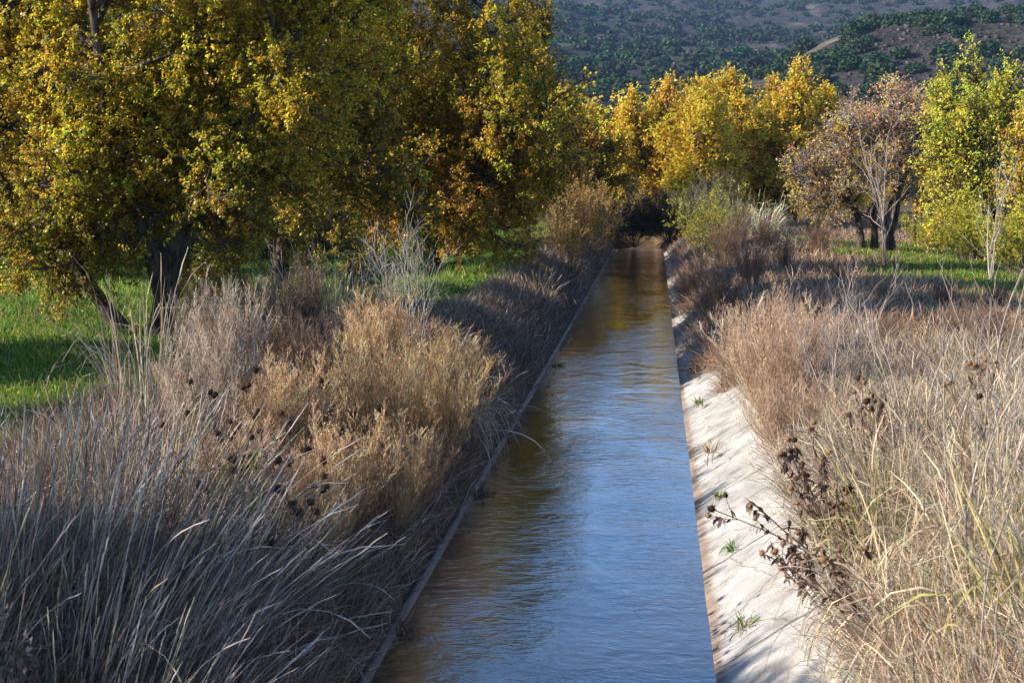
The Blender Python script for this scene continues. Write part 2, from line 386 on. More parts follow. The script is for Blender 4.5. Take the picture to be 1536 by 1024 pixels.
def make_tree(name, label, loc, stems, palette, seed, m=(9, 8, 7), L1=(1.6, 2.6), L2=(.8, 1.4), L3=(.3, .6), per=16, leaf=(.065, .038),
              spread=(35, 75), up=.1, bark=None, group=None, rz=0, low=.3, palette2=None, split=None, twig=.006, leafy=1.0, droop=0, skirt=0, tall=1.0, sprouts=0, minz=.95, tw_col=(.07, .05, .04)):
    global rs
    rs = np.random.RandomState(seed)
    t = thing(name, label, 'tree', loc, rz, 1, group)
    K = 9; P = []; RD = []
    stems = [([(a_, b_, c_ if c_ < 1.5 else 1.5+(c_-1.5)*tall) for a_, b_, c_ in pts], r) for pts, r in stems]
    for pts, r in stems:
        p = resample(pts, K); p[1:-1] += rs.normal(size=(K-2, 3))*.04; P.append(p); RD.append(np.linspace(r, r*.28, K)*np.r_[1.25, np.ones(K-1)])
    P = np.array(P); RD = np.array(RD)
    g = Geo(); tubes(g, P, RD, (.08, .06, .05), 9)
    a1, i1, r1 = spawn(P, m[0], low, 1.0, L1, spread, up, 6, .16, .045, .014)
    r1 = r1*(RD[:, 0].mean()/.13)
    tubes(g, a1, r1, (.08, .06, .05), 6)
    g.build('trunk', bark or M_bark, t, True)
    if skirt:                                           # low boughs that hang almost to the grass
        b1, _, _r = spawn(P, skirt, .14, .5, (L1[0]*.9, L1[1]*1.05), (65, 100), .05, 6, .16, .03, .01)
        b1[:, :, 2] -= (np.linspace(0, 1, 6)**2*.5)[None]
        b1[:, :, 2] = np.maximum(b1[:, :, 2], minz+rs.rand(len(b1), 1)*.5)
        tubes(g2 := Geo(), b1, _r, (.08, .06, .05), 5); a1 = np.concatenate([a1, b1])
    else: g2 = None
    a2, i2, r2 = spawn(a1, m[1], .15, 1.0, L2, (30, 75), up, 5, .18, .016, .006)
    a3, i3, r3 = spawn(a2, m[2], .1, 1.0, L3, (25, 75), up*.6-droop, 4, .2, twig, .0025)
    g = g2 or Geo(); tubes(g, a2, r2, tw_col, 4); tubes(g, a3, r3, tw_col, 3)
    if sprouts:                                         # long upright shoots that break the outline
        hi = np.argsort(-a1[:, -1, 2])[:max(8, len(a1)//2)]
        sp_, _, _r = spawn(a1[hi], sprouts, .45, 1.0, (.6, 1.5), (10, 50), 1.3, 4, .08, .008, .003)
        tubes(g, sp_, _r, tw_col, 3)
        sub, _, _ = spawn(sp_, 6, .1, 1.0, (.12, .3), (25, 60), .4, 4, .1)
        i3 = np.concatenate([i3, rs.randint(len(a2), size=len(sub))]); a3 = np.concatenate([a3, sub])
    g.build('branches', M_dry, t)
    n3 = len(a3); idx = np.repeat(np.arange(n3), per)
    if leafy < 1: idx = idx[rs.rand(len(idx)) < leafy]
    p, tan = interp(a3, idx, rs.uniform(.15, 1, len(idx)))
    p = p+rs.normal(size=p.shape)*leaf[0]*.35
    col = pal(palette, len(idx), .22)
    if palette2 is not None:                            # leaves that turned differently in one part of the crown
        msk = split(p)+rs.normal(size=len(p))*.25 > 0
        col[msk] = pal(palette2, int(msk.sum()), .22)
    # each bough has turned a little more or less
    bt = np.exp(rs.normal(size=(len(a2), 1))*.28)*np.exp(rs.normal(size=(len(a2), 3))*.10)
    col = np.clip(col*bt[i3[idx]], 0, .8)
    if leafy < 1:
        keep = rs.rand(len(a2))[i3[idx]] < .75
        p, tan, col = p[keep], tan[keep], col[keep]
    g = Geo(); leaf_quads(g, p, leaf[0], leaf[1], col, tan, .35, face=(-.75, -.35, .55))
    g.build('crown', M_leaf, t)
    return t
def ground_loc(x, y, dz=-.05): return (x, y, gz1(x, y)+dz)

# the big tree in front on the left: a leaning stem and an upright one
x1, y1 = at(215, 21.5), 21.5
T1 = make_tree('orchard_tree', 'large golden green tree with a forked leaning dark trunk, frontmost on the left bank', ground_loc(x1, y1),
    [([(-.35, .1, 0), (-1.0, .1, .8), (-1.7, .3, 1.9), (-2.3, .5, 3.4), (-2.6, .3, 5.0)], .12),
     ([(.2, 0, 0), (.35, 0, .9), (.65, -.1, 1.9), (.9, .2, 3.2), (1.2, 0, 5.2)], .17),
     ([(.25, 0, .7), (.1, -.3, 1.6), (-.4, -.7, 2.9), (-.5, -.9, 4.8)], .11),
     ([(.4, 0, 1.1), (1.2, -.1, 2.0), (2.2, .0, 3.0), (3.0, .1, 4.2)], .10)],
    GOLDEN, 11, tall=1.75, sprouts=3, minz=1.0, m=(22, 10, 9), L1=(1.3, 2.4), L2=(.7, 1.3), L3=(.3, .6), per=26, leaf=(.059, .039), low=.18, skirt=11, up=.02, droop=.15,
    palette2=OLIVE, split=lambda p: (2.2-p[:, 2])*.9+.5*np.sin(p[:, 0]*1.7+p[:, 1]))
T2 = make_tree('orchard_tree', 'olive and gold tree with dark trunk behind the front tree and the tall green grass', ground_loc(at(420, 27), 27),
    [([(0, 0, 0), (-.1, 0, 1.2), (-.8, .2, 3), (-1.2, 0, 6.0)], .17), ([(0, 0, .8), (.6, .2, 2), (1.4, 0, 3.6), (1.9, .1, 6.4)], .13),
     ([(0, 0, .9), (.2, -.6, 2.2), (.3, -1.2, 4.2), (.2, -1.2, 5.6)], .12)],
    GOLDEN, 12, tall=1.5, sprouts=3, m=(16, 10, 9), L1=(1.4, 2.7), L2=(.8, 1.5), L3=(.3, .65), per=19, leaf=(.072, .047), low=.2, skirt=6, up=.02, droop=.12,
    palette2=OLIVE, split=lambda p: .35*np.sin(p[:, 0]*1.3)+.3+(2.6-p[:, 2])*.25)
T3 = make_tree('orchard_tree', 'tall golden tree whose branches reach over the left canal bank above the green strip', ground_loc(at(652, 33.5), 33.5),
    [([(0, 0, 0), (-.1, 0, 1.2), (-.6, .2, 3.2), (-.9, 0, 7.0)], .17), ([(0, 0, .9), (.7, .1, 2.2), (1.3, 0, 4), (1.2, .1, 6.6)], .13),
     ([(0, 0, .9), (.9, -.5, 2.1), (2.0, -.8, 3.0), (2.6, -.8, 3.8)], .11), ([(0, 0, .8), (-.7, -.5, 2.2), (-1.6, -1.0, 3.6), (-1.8, -1, 5)], .11)],
    GOLDEN, 13, tall=1.0, sprouts=3, m=(15, 10, 9), L1=(1.3, 2.4), L2=(.8, 1.5), L3=(.3, .65), per=15, leaf=(.079, .052), low=.2, skirt=6, up=.03, droop=.12,
    palette2=BROWNISH, split=lambda p: (3.2-p[:, 2])*.4+.3*np.sin(p[:, 0]*2))
T4 = make_tree('orchard_tree', 'rusty gold tree with a leaning black trunk beside the far end of the canal', ground_loc(at(850, 54), 54),
    [([(-.1, 0, 0), (.35, 0, 1.0), (.9, 0, 2.0), (1.2, 0, 3.4)], .15), ([(0, 0, .3), (-.4, .2, 1.5), (-1.2, 0, 3.0), (-1.5, 0, 5)], .12),
     ([(.1, 0, .5), (0, -.4, 2), (-.2, -.4, 4.6)], .11)],
    BROWNISH, 14, sprouts=3, m=(14, 9, 8), L1=(1.1, 2.1), L2=(.7, 1.3), L3=(.3, .6), per=9, leaf=(.11, .07), low=.3, skirt=3, up=.03, droop=.12,
    palette2=YELLOW, split=lambda p: p[:, 2]-4.2)
T5 = make_tree('orchard_tree', 'bright yellow spreading tree straight beyond the end of the canal', (at(975, 70), 70, gz1(at(985, 71), 71)),
    [([(0, 0, 0), (-.5, 0, 1.3), (-1.4, 0, 3), (-1.9, 0, 4.6)], .16), ([(0, 0, 0), (.3, .2, 1.6), (.5, 0, 3.2), (.9, 0, 5.4)], .16),
     ([(0, 0, .2), (-.2, -.6, 1.6), (-.4, -1.3, 3), (-.5, -1.3, 4.8)], .13), ([(0, 0, .3), (.9, -.3, 1.6), (1.8, 0, 3), (2.3, 0, 4.6)], .12)],
    YELLOW, 15, sprouts=5, minz=.6, m=(15, 9, 7), L1=(1.2, 2.2), L2=(.8, 1.5), L3=(.35, .75), per=5, leaf=(.15, .10), low=.16, skirt=6, up=.16)
T6 = make_tree('orchard_tree', 'broad yellow tree with dark shaded inner trunks to the right of the canal end', (at(1150, 73), 73, gz1(at(1120, 74), 74)),
    [([(0, 0, 0), (-.4, 0, 1.5), (-1.1, 0, 3.4), (-1.4, 0, 5.9)], .18), ([(.2, 0, 0), (.6, .2, 1.6), (1.2, 0, 3.6), (1.5, 0, 6.0)], .17),
     ([(0, 0, .2), (-1.0, -.4, 1.6), (-2.3, -.5, 3), (-3.0, -.3, 4.6)], .13), ([(.2, 0, .3), (1.3, -.3, 1.6), (2.5, 0, 3), (3.1, 0, 4.9)], .13)],
    YELLOW, 16, sprouts=5, minz=.6, m=(15, 9, 7), L1=(1.2, 2.3), L2=(.8, 1.5), L3=(.35, .75), per=5, leaf=(.15, .10), low=.2, skirt=5, up=.18)
copy_thing(T5, (at(1245, 82), 82, .85), 2.2, (1.0, 1.0, 1.02), 'yellow tree standing just right of the broad yellow tree, behind the bare grey tree')
copy_thing(T5, (at(1062, 66), 66, .8), 4.4, (1.0, 1.0, 1.0), 'yellow tree between the two big yellow trees beyond the canal end')
copy_thing(T6, (at(1190, 78), 78, .85), 3.5, (1.0, 1.0, 1.02), 'golden tree behind the right side of the broad yellow tree')
copy_thing(T6, (at(1300, 98), 98, .9), 2.6, (1.0, 1.0, .92), 'pale yellow tree far back, showing over the top left of the bare grey tree')
T7 = make_tree('fruit_tree', 'half bare grey tree with orange leaves and several dark trunks on the right', ground_loc(at(1322, 46), 46),
    [([(-.55, 0, 0), (-.65, 0, .8), (-.9, .1, 1.6), (-1.1, .1, 2.8), (-1.0, 0, 4.4)], .13), ([(-.15, .1, 0), (-.2, 0, 1.0), (0, .1, 2.2), (.2, 0, 4.9)], .12),
     ([(.15, -.1, 0), (.2, 0, 1.1), (.7, -.1, 2.4), (1.2, 0, 4.4)], .12), ([(.45, 0, 0), (.5, .1, 1.0), (.6, .3, 2.0), (.4, .5, 4.6)], .10),
     ([(-.1, 0, .8), (-.8, -.3, 1.5), (-1.6, -.4, 2.0), (-2.5, -.5, 2.25)], .08)],
    ORANGE, 17, m=(12, 9, 9), L1=(.9, 1.8), L2=(.6, 1.1), L3=(.3, .6), per=7, leaf=(.085, .05), low=.35, up=.22, twig=.011, leafy=.62, tall=.9,
    tw_col=(.22, .20, .205), palette2=[((.88, .46, .18), 3), ((.78, .42, .26), 2), ((.78, .54, .12), 1)], split=lambda p: (p[:, 2]-3.2)*.8)
T8 = make_tree('orchard_tree', 'small yellow tree behind the right side of the bare grey tree', ground_loc(at(1395, 53), 53),
    [([(-.5, 0, 0), (-.5, 0, 1.2), (-.6, 0, 4.6)], .12), ([(0, 0, .2), (.5, 0, 1.8), (.8, 0, 4.4)], .11), ([(0, 0, .2), (0, -.6, 1.6), (.1, -.8, 3.6)], .1)],
    AMBER, 18, sprouts=3, m=(13, 9, 7), L1=(.9, 1.6), L2=(.6, 1.1), L3=(.3, .6), per=5, leaf=(.11, .072), low=.2, up=.12)
T9 = make_tree('upright_tree', 'lime green upright tree with yellowing lower branches near the right edge', ground_loc(at(1462, 42), 42),
    [([(-.2, 0, 0), (-.5, 0, 1.5), (-.7, 0, 3.4), (-.8, 0, 5.0)], .09), ([(0, 0, 0), (.1, 0, 2), (.2, 0, 4), (.3, 0, 5.9)], .1),
     ([(.2, 0, 0), (.5, -.2, 1.6), (.7, -.3, 3.6), (.9, -.3, 5.3)], .09), ([(0, -.1, 0), (-.1, -.5, 1.4), (-.2, -.9, 3), (-.2, -1, 4.4)], .08)],
    LIME, 19, sprouts=7, minz=.25, tall=.74, leafy=.8, m=(18, 9, 7), L1=(1.0, 2.0), L2=(.6, 1.1), L3=(.3, .55), per=6, leaf=(.10, .055), spread=(20, 62), low=.04, skirt=5, up=.3,
    palette2=AMBER, split=lambda p: (1.9-p[:, 2])*.4+.3*np.sin(p[:, 0]*3)-.1)
T10 = make_tree('orchard_tree', 'amber tree cut by the right edge of the photo in front of the lime tree', ground_loc(at(1560, 37), 37),
    [([(-.2, 0, 0), (-.4, 0, 1.3), (-.6, 0, 3.9)], .1), ([(.1, 0, 0), (.4, 0, 1.6), (.5, 0, 4.1)], .1), ([(0, 0, 0), (0, -.5, 1.5), (0, -.7, 3.6)], .09)],
    AMBER, 20, sprouts=3, leafy=.8, minz=.3, skirt=4, tall=.9, m=(15, 9, 7), L1=(.8, 1.4), L2=(.5, .9), L3=(.3, .5), per=5, leaf=(.095, .056), low=.1, up=.22,
    palette2=LIME, split=lambda p: (1.5-p[:, 2])*.5)
T11 = make_tree('upright_tree', 'narrow dark olive tree rising like a spire behind the tall golden tree', ground_loc(at(790, 47), 47),
    [([(0, 0, 0), (0, 0, 3), (.1, 0, 8.4)], .13), ([(0, 0, .6), (.35, 0, 2.6), (.45, 0, 7.3)], .09), ([(0, 0, .6), (-.4, -.2, 2.6), (-.6, -.2, 7.2)], .09)],
    OLIVE, 21, m=(18, 8, 7), L1=(.7, 1.2), L2=(.5, .8), L3=(.3, .5), per=9, leaf=(.09, .05), spread=(15, 45), low=.15, up=.3)
T5.scale = (1.1, 1.1, 1.06); T6.scale = (1.1, 1.1, 1.08)
# orchard rows farther left and behind
copy_thing(T3, ground_loc(at(560, 45), 45), 1.9, 1.05, 'golden tree in the second orchard row, behind the two front trees on the left')
copy_thing(T2, ground_loc(at(-60, 34), 34), 2.6, 1.0, 'olive gold tree at the left edge beyond the shaded lawn')
copy_thing(T2, ground_loc(at(250, 48), 48), .8, 1.0, 'gold tree deep in the orchard behind the forked front trunk')
copy_thing(T3, ground_loc(at(90, 52), 52), 4.0, 1.0, 'golden tree deep in the orchard above the lit lawn at far left')
copy_thing(T4, ground_loc(at(760, 62), 62), 3.0, 1.1, 'rusty tree far back between the spire tree and the canal end')
copy_thing(T1, ground_loc(-14.5, 15.8), 2.4, .68, 'small golden tree beyond the left edge shading the lawn and the brown weeds')
copy_thing(T1, ground_loc(-12.2, 11.3), .6, .5, 'low golden tree beyond the left edge shading the near lawn')
copy_thing(T3, ground_loc(-9.4, 5.2), .9, .62, 'golden tree just outside the left edge whose shade covers the tall grass clump')

# ------------------------------------------------------------------ weeds and grasses
FGB = [((.15, .13, .11), 4), ((.085, .075, .065), 4), ((.26, .22, .15), 1.2), ((.17, .17, .09), 1)]
FGH = [((.56, .50, .43), 4), ((.30, .26, .22), 3), ((.58, .47, .28), 1.5), ((.16, .13, .11), 1.5)]
TAN = [((.60, .38, .19), 4), ((.48, .27, .13), 3.5), ((.68, .50, .30), 2), ((.30, .16, .09), 2.5)]
REDTAN = [((.47, .31, .20), 4), ((.54, .39, .26), 3), ((.38, .23, .15), 2)]
GREYS = [((.36, .32, .27), 4), ((.28, .25, .21), 3), ((.46, .42, .34), 2)]
STRAW = [((.52, .41, .27), 4), ((.45, .33, .20), 3), ((.38, .31, .20), 2), ((.64, .55, .42), 1.5)]
BROWN = [((.20, .125, .08), 3), ((.27, .17, .11), 3), ((.14, .09, .06), 2)]
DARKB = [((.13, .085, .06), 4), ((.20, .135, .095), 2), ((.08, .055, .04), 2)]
GOLDW = [((.42, .28, .05), 3), ((.34, .24, .08), 3), ((.30, .30, .05), 2), ((.46, .22, .03), 1)]
GRN = [((.11, .24, .022), 3), ((.21, .31, .035), 2), ((.05, .13, .012), 2)]
def weed_bush(name, label, cat, loc, seed, H=1.2, ns=42, spread=38, m=(18, 6), bits=4, palette=TAN, stem_col=(.30, .20, .12), up=.35, bit=(.014, .007), sw=.0025, group=None, wide=.10):
    global rs
    rs = np.random.RandomState(seed)
    t = thing(name, label, cat, loc, rs.rand()*6, 1, group)
    a = np.radians(rs.uniform(2, spread, ns)); f = rs.rand(ns)*6.283
    d = np.stack([np.sin(a)*np.cos(f), np.sin(a)*np.sin(f), np.cos(a)], 1)
    p = np.stack([np.cos(f)*wide*rs.rand(ns), np.sin(f)*wide*rs.rand(ns), np.zeros(ns)-.05], 1)
    s0 = grow(p, d, H*rs.uniform(.7, 1.1, ns), 7, .07, .1)
    g = Geo(); tubes(g, s0, np.linspace(sw*1.6, sw*.6, 7)[None].repeat(ns, 0), pal([(stem_col, 1)], ns, .25), 3)
    s1, i1, r1 = spawn(s0, m[0], .18, .98, (.18*H, .36*H), (18, 45), up, 4, .12, sw*.7, sw*.35, Lfall=.65)
    s2, i2, r2 = spawn(s1, m[1], .15, 1, (.05*H, .12*H), (20, 55), up, 3, .12, sw*.5, sw*.3)
    bt = np.exp(rs.normal(size=(len(s1), 1))*.32)*np.exp(rs.normal(size=(ns, 1))*.22)[i1]
    tubes(g, s1, r1, np.clip(pal(palette, len(s1), .2)*bt, 0, .8), 3)
    g.build('stems', M_dry, t)
    g = Geo(); ribbons(g, s2, np.linspace(sw*.7, sw*.4, 3)[None].repeat(len(s2), 0), np.clip(pal(palette, len(s2), .25)*bt[i2], 0, .8))
    if bits:
        idx = np.repeat(np.arange(len(s2)), bits); q, tan = interp(s2, idx, rs.uniform(.1, 1, len(idx)))
        leaf_quads(g, q, bit[0], bit[1], np.clip(pal(palette, len(idx), .3)*bt[i2[idx]], 0, .8), tan, 0)
    g.build('plumes', M_straw, t)
    return t
def grass_tuft(name, label, cat, loc, seed, H=.9, wob=.04, n=260, lean=(0, 0), spread=30, palette=STRAW, w=.004, base=.16, droop=.12, heads=0, headcol=STRAW, group=None, hr=.006, k=7):
    global rs
    rs = np.random.RandomState(seed)
    t = thing(name, label, cat, loc, 0, 1, group)
    a = np.radians(np.abs(rs.normal(size=n))*spread*.6); f = rs.rand(n)*6.283
    d = np.stack([np.sin(a)*np.cos(f)+lean[0]*rs.uniform(.3, 1.2, n), np.sin(a)*np.sin(f)+lean[1]*rs.uniform(.3, 1.2, n), np.cos(a)], 1)
    rr = base*np.sqrt(rs.rand(n)); p = np.stack([np.cos(f)*rr, np.sin(f)*rr, np.full(n, -.05)], 1)
    s0 = grow(p, nrm(d), H*rs.uniform(.45, 1.1, n), k, wob, 0, droop*np.exp(rs.normal(size=n)*.9))
    g = Geo(); ribbons(g, s0, w*np.r_[.8, np.ones(k-3), .7, .15][None]*rs.uniform(.6, 1.3, (n, 1)), pal(palette, n, .25))
    if heads == 0 or heads > 40: g.build('blades', M_straw, t)
    if heads:
        a = np.radians(np.abs(rs.normal(size=heads))*spread*.5); f = rs.rand(heads)*6.283
        d = np.stack([np.sin(a)*np.cos(f)+lean[0]*rs.uniform(.4, 1.1, heads), np.sin(a)*np.sin(f)+lean[1]*rs.uniform(.4, 1.1, heads), np.cos(a)], 1)
        rr = base*np.sqrt(rs.rand(heads)); p = np.stack([np.cos(f)*rr, np.sin(f)*rr, np.full(heads, -.05)], 1)
        st = grow(p, nrm(d), H*rs.uniform(.8, 1.3, heads), 9, wob*.5, 0, droop*.35*np.exp(rs.normal(size=heads)*.9))
        if heads > 40: g = Geo()
        c = pal(headcol, heads, .22)
        tubes(g, st, (np.linspace(.0026, .0016, 9)[None]).repeat(heads, 0), c*.85, 3)
        K = 7; u = np.linspace(.80, 1.0, K); hp = np.stack([interp(st, np.arange(heads), np.full(heads, min(x, .999)))[0] for x in u], 1)
        hp += rs.normal(size=hp.shape)*.002
        tubes(g, hp, hr*np.array([.35, .8, 1, .95, .8, .5, .1])[None]*rs.uniform(.5, 1.15, (heads, 1)), c, 4)
        g.build('seed_stalks' if heads > 40 else 'blades', M_straw, t)
    return t
def bare_shrub(name, label, cat, loc, seed, H=1.7, ns=7, col=(.42, .37, .32), spread=28, m=(7, 5), r=.009, leaves=0, palette=None, up=.25, lsz=(.03, .018)):
    global rs
    rs = np.random.RandomState(seed)
    t = thing(name, label, cat, loc, 0)
    a = np.radians(rs.uniform(3, spread, ns)); f = rs.rand(ns)*6.283
    d = np.stack([np.sin(a)*np.cos(f), np.sin(a)*np.sin(f), np.cos(a)], 1)
    p = np.stack([np.cos(f)*.06, np.sin(f)*.06, np.full(ns, -.06)], 1)
    s0 = grow(p, d, H*rs.uniform(.65, 1.05, ns), 8, .09, .02)
    g = Geo(); tubes(g, s0, np.linspace(r, r*.35, 8)[None].repeat(ns, 0), pal([(col, 1)], ns, .15), 5)
    if ns > 4: g.build('stems', M_dry, t, True)
    s1, _, r1 = spawn(s0, m[0], .2, .98, (.22*H, .42*H), (20, 50), up, 5, .14, r*.5, r*.22, Lfall=.6)
    s2, _, r2 = spawn(s1, m[1], .2, 1, (.08*H, .2*H), (20, 55), up, 4, .14, r*.28, r*.14)
    if ns > 4: g = Geo()
    tubes(g, s1, r1, pal([(col, 1)], len(s1), .15), 3); tubes(g, s2, r2, pal([(col, 1)], len(s2), .15), 3)
    g.build('twigs' if ns > 4 else 'stem', M_dry, t)
    if leaves:
        idx = np.repeat(np.arange(len(s2)), leaves); q, tan = interp(s2, idx, rs.uniform(.1, 1, len(idx)))
        g = Geo(); leaf_quads(g, q, lsz[0], lsz[1], pal(palette, len(idx), .25), tan, .1); g.build('leaves', M_leaf, t)
    return t

# dried seed head: a spiky button with bracts
def head_mesh(r, palette, seed):
    g = Geo(); q = np.random.RandomState(seed); nu, nv = 10, 7
    th = np.linspace(0, math.pi, nv)[:, None]; ph = np.arange(nu)[None]*2*math.pi/nu
    rad = r*(1+.22*q.rand(nv, nu)); v = np.stack([rad*np.sin(th)*np.cos(ph), rad*np.sin(th)*np.sin(ph), .75*rad*np.cos(th)*np.ones_like(ph)], -1)
    i = np.arange(nv-1)[:, None]*nu; j = np.arange(nu)[None]; j2 = (j+1) % nu
    g.add(v, np.stack([i+j, i+j2, i+nu+j2, i+nu+j], -1), np.array(palette)*1.0)
    n = 26; f = q.rand(n)*6.283; el = q.uniform(-.9, .7, n)
    d = np.stack([np.cos(f)*np.cos(el), np.sin(f)*np.cos(el), np.sin(el)], 1); s = np.cross(d, [0, 0, 1.]); s /= np.linalg.norm(s, axis=1, keepdims=True)
    v = np.stack([d*r*.8-s*r*.16, d*r*.8+s*r*.16, d*r*1.75+s*r*.02, d*r*1.75-s*r*.02], 1)
    g.add(v, np.arange(n*4).reshape(n, 4), np.array(palette)*.8)
    me = g.mesh('seed_head'); me.materials.append(M_head); return me
HEADS = [head_mesh(.021, (.055, .03, .02), 1), head_mesh(.026, (.045, .026, .018), 2), head_mesh(.018, (.20, .115, .055), 3)]
def sunflower(name, label, loc, seed, H=1.2, ns=5, nh=14, leafn=0, lean=(0, 0), spread=25, col=(.16, .10, .07), hs=1.0, warm=False):
    global rs
    rs = np.random.RandomState(seed)
    t = thing(name, label, 'plant', loc, 0)
    a = np.radians(rs.uniform(3, spread, ns)); f = rs.rand(ns)*6.283
    d = np.stack([np.sin(a)*np.cos(f)+lean[0], np.sin(a)*np.sin(f)+lean[1], np.cos(a)], 1)
    s0 = grow(np.zeros((ns, 3))+np.array([0, 0, -.05]), nrm(d), H*rs.uniform(.8, 1.1, ns), 8, .06)
    s1, _, r1 = spawn(s0, max(2, int(nh/ns)+1), .45, 1.0, (.16*H, .34*H), (25, 60), .3, 5, .12, .0035, .002)
    g = Geo(); tubes(g, s0, np.linspace(.007, .0035, 8)[None].repeat(ns, 0), pal([(col, 1)], ns, .2), 5)
    tubes(g, s1, r1, pal([(col, 1)], len(s1), .2), 3)
    g.build('stems', M_dry, t)
    tips = np.concatenate([s0[:, -1], s1[:, -1]]); rs.shuffle(tips)
    for q in tips[:nh]:
        o = bpy.data.objects.new('seed_head', HEADS[(2 if rs.rand() < .75 else 0) if warm else rs.randint(2)]); link(o); o.parent = t
        o.location = q; o.rotation_euler = (rs.normal()*.6, rs.normal()*.6, rs.rand()*6); k = rs.uniform(.7, 1.2)*hs; o.scale = (k, k, k)
    if leafn:                                            # shrivelled hanging leaves
        allp = np.concatenate([resample(x, 5)[None] for x in list(s0)+list(s1)])
        idx = rs.randint(len(allp), size=leafn); p, _ = interp(allp, idx, rs.uniform(.25, .95, leafn))
        d = rs.normal(size=(leafn, 3)); d[:, 2] = -.9; L = rs.uniform(.04, .10, leafn)
        pth = grow(p, nrm(d), L, 5, .35, 0, .1); g = Geo()
        ribbons(g, pth, np.array([.2, .9, 1, .7, .1])[None]*rs.uniform(.006, .016, (leafn, 1)), pal([((.11, .065, .045), 2), ((.07, .045, .035), 2), ((.18, .11, .07), 1)], leafn, .25))
        g.build('withered_leaves', M_dry, t)
    return t

# -- left bank: the tan thicket beside the canal
K1 = weed_bush('weed_bush', 'tan feathery weed bush at the front of the sunlit thicket on the left bank', 'bush', ground_loc(-2.4, 10.4), 31, H=1.05)
K2 = weed_bush('weed_bush', 'golden tan weed bush in the sunlit middle of the left bank thicket', 'bush', ground_loc(-2.6, 13.0), 32, H=1.25, ns=48, palette=TAN+[((.50, .40, .09), 1.6)])
K3 = weed_bush('weed_bush', 'pale plumed weed bush standing tall at the left of the sunlit thicket', 'bush', ground_loc(-3.75, 12.4), 33, H=1.35, ns=34, spread=26, palette=REDTAN+GREYS, up=.6)
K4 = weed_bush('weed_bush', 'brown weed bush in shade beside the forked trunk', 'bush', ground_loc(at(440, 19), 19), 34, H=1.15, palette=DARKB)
TH = 'tan weed bush in the dense sunlit thicket on the left bank'
for i, (x, y, b, s) in enumerate([(-2.15, 11.5, 1, .8), (-3.1, 11.6, 0, .9), (-2.25, 14.3, 1, .95), (-3.3, 14.2, 1, 1.05), (-3.0, 15.6, 0, 1.15), (-2.35, 16.4, 1, .85),
                                  (-3.6, 10.9, 2, .8), (-4.4, 13.6, 2, .85), (-4.0, 15.4, 0, .95), (-2.1, 12.7, 0, .7), (-2.95, 9.8, 0, .75), (-2.4, 9.7, 1, .62)]):
    if i in (3, 8): copy_thing(K4, ground_loc(x, y), i*1.3, .75, 'dark brown weed bush standing inside the tan thicket'+(' at its back' if i == 8 else '')); continue
    copy_thing((K1, K2, K3)[b], ground_loc(x, y), i*1.3+.4, s, TH, 'tan weed bushes of the left thicket')
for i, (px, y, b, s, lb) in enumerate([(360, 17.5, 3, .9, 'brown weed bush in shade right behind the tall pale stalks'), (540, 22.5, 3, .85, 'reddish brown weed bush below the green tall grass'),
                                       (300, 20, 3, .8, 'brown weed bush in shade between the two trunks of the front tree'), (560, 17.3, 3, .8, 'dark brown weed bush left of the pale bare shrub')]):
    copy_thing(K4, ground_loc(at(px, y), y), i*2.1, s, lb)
grass_tuft('grass_clump', 'tall green and straw grass clump under the olive tree on the left', 'grass', ground_loc(at(482, 20.5), 20.5), 41, H=1.15, n=560, spread=24, palette=STRAW+[((.22, .24, .07), 9)], w=.006, base=.7, heads=60, headcol=STRAW)
grass_tuft('grass_clump', 'sparse pale grass clump standing before the forked trunk', 'grass', ground_loc(at(210, 13), 13), 42, H=1.35, n=260, spread=20, palette=STRAW+GREYS, w=.004, base=.35, heads=30)
grass_tuft('grass_clump', 'pale arching grass clump at the canal edge right of the tan thicket', 'grass', ground_loc(-2.3, 16.2), 43, H=.95, n=260, spread=40, lean=(.25, -.1), palette=GREYS+STRAW, w=.005, base=.25, heads=14)
grass_tuft('grass_clump', 'greyish grass clump on the shaded bank before the gold bush', 'grass', ground_loc(-2.8, 22), 44, H=.75, n=260, spread=45, palette=DARKB+BROWN+GREYS[:1], w=.006, base=.4, heads=16)
for i, (x, y, s, lb) in enumerate([(-2.7, 27, 1.0, 'dark dry grass clump on the left bank near the gold bush'), (-3.0, 19, .9, 'dark dry grass clump behind the tan thicket by the water'), (-2.6, 31, 1.0, 'dry grass clump at the foot of the gold bush')]):
    copy_thing(bpy.data.objects['grass_clump.003'], ground_loc(x, y), i*2, s, lb)
bare_shrub('bare_shrub', 'bleached leafless shrub rising behind the tan thicket on the left bank', 'shrub', ground_loc(at(615, 18.5), 18.5), 45, H=2.1, ns=9, spread=22, r=.008, col=(.40, .36, .31), m=(8, 5))
bare_shrub('gold_bush', 'gold leaved twiggy bush leaning over the left edge of the canal', 'bush', ground_loc(-2.35, 40), 46, H=2.9, ns=26, spread=45, m=(9, 6), r=.012, col=(.22, .15, .10), leaves=8, palette=[((.60, .40, .07), 3), ((.50, .33, .12), 3), ((.42, .24, .08), 2)], lsz=(.055, .034))
bare_shrub('gold_bush', 'smaller gold bush at the left canal edge behind the leaning bush', 'bush', ground_loc(-2.6, 47), 47, H=2.2, ns=20, spread=40, m=(9, 6), r=.011, col=(.22, .15, .10), leaves=3, palette=GOLDW, lsz=(.055, .033))
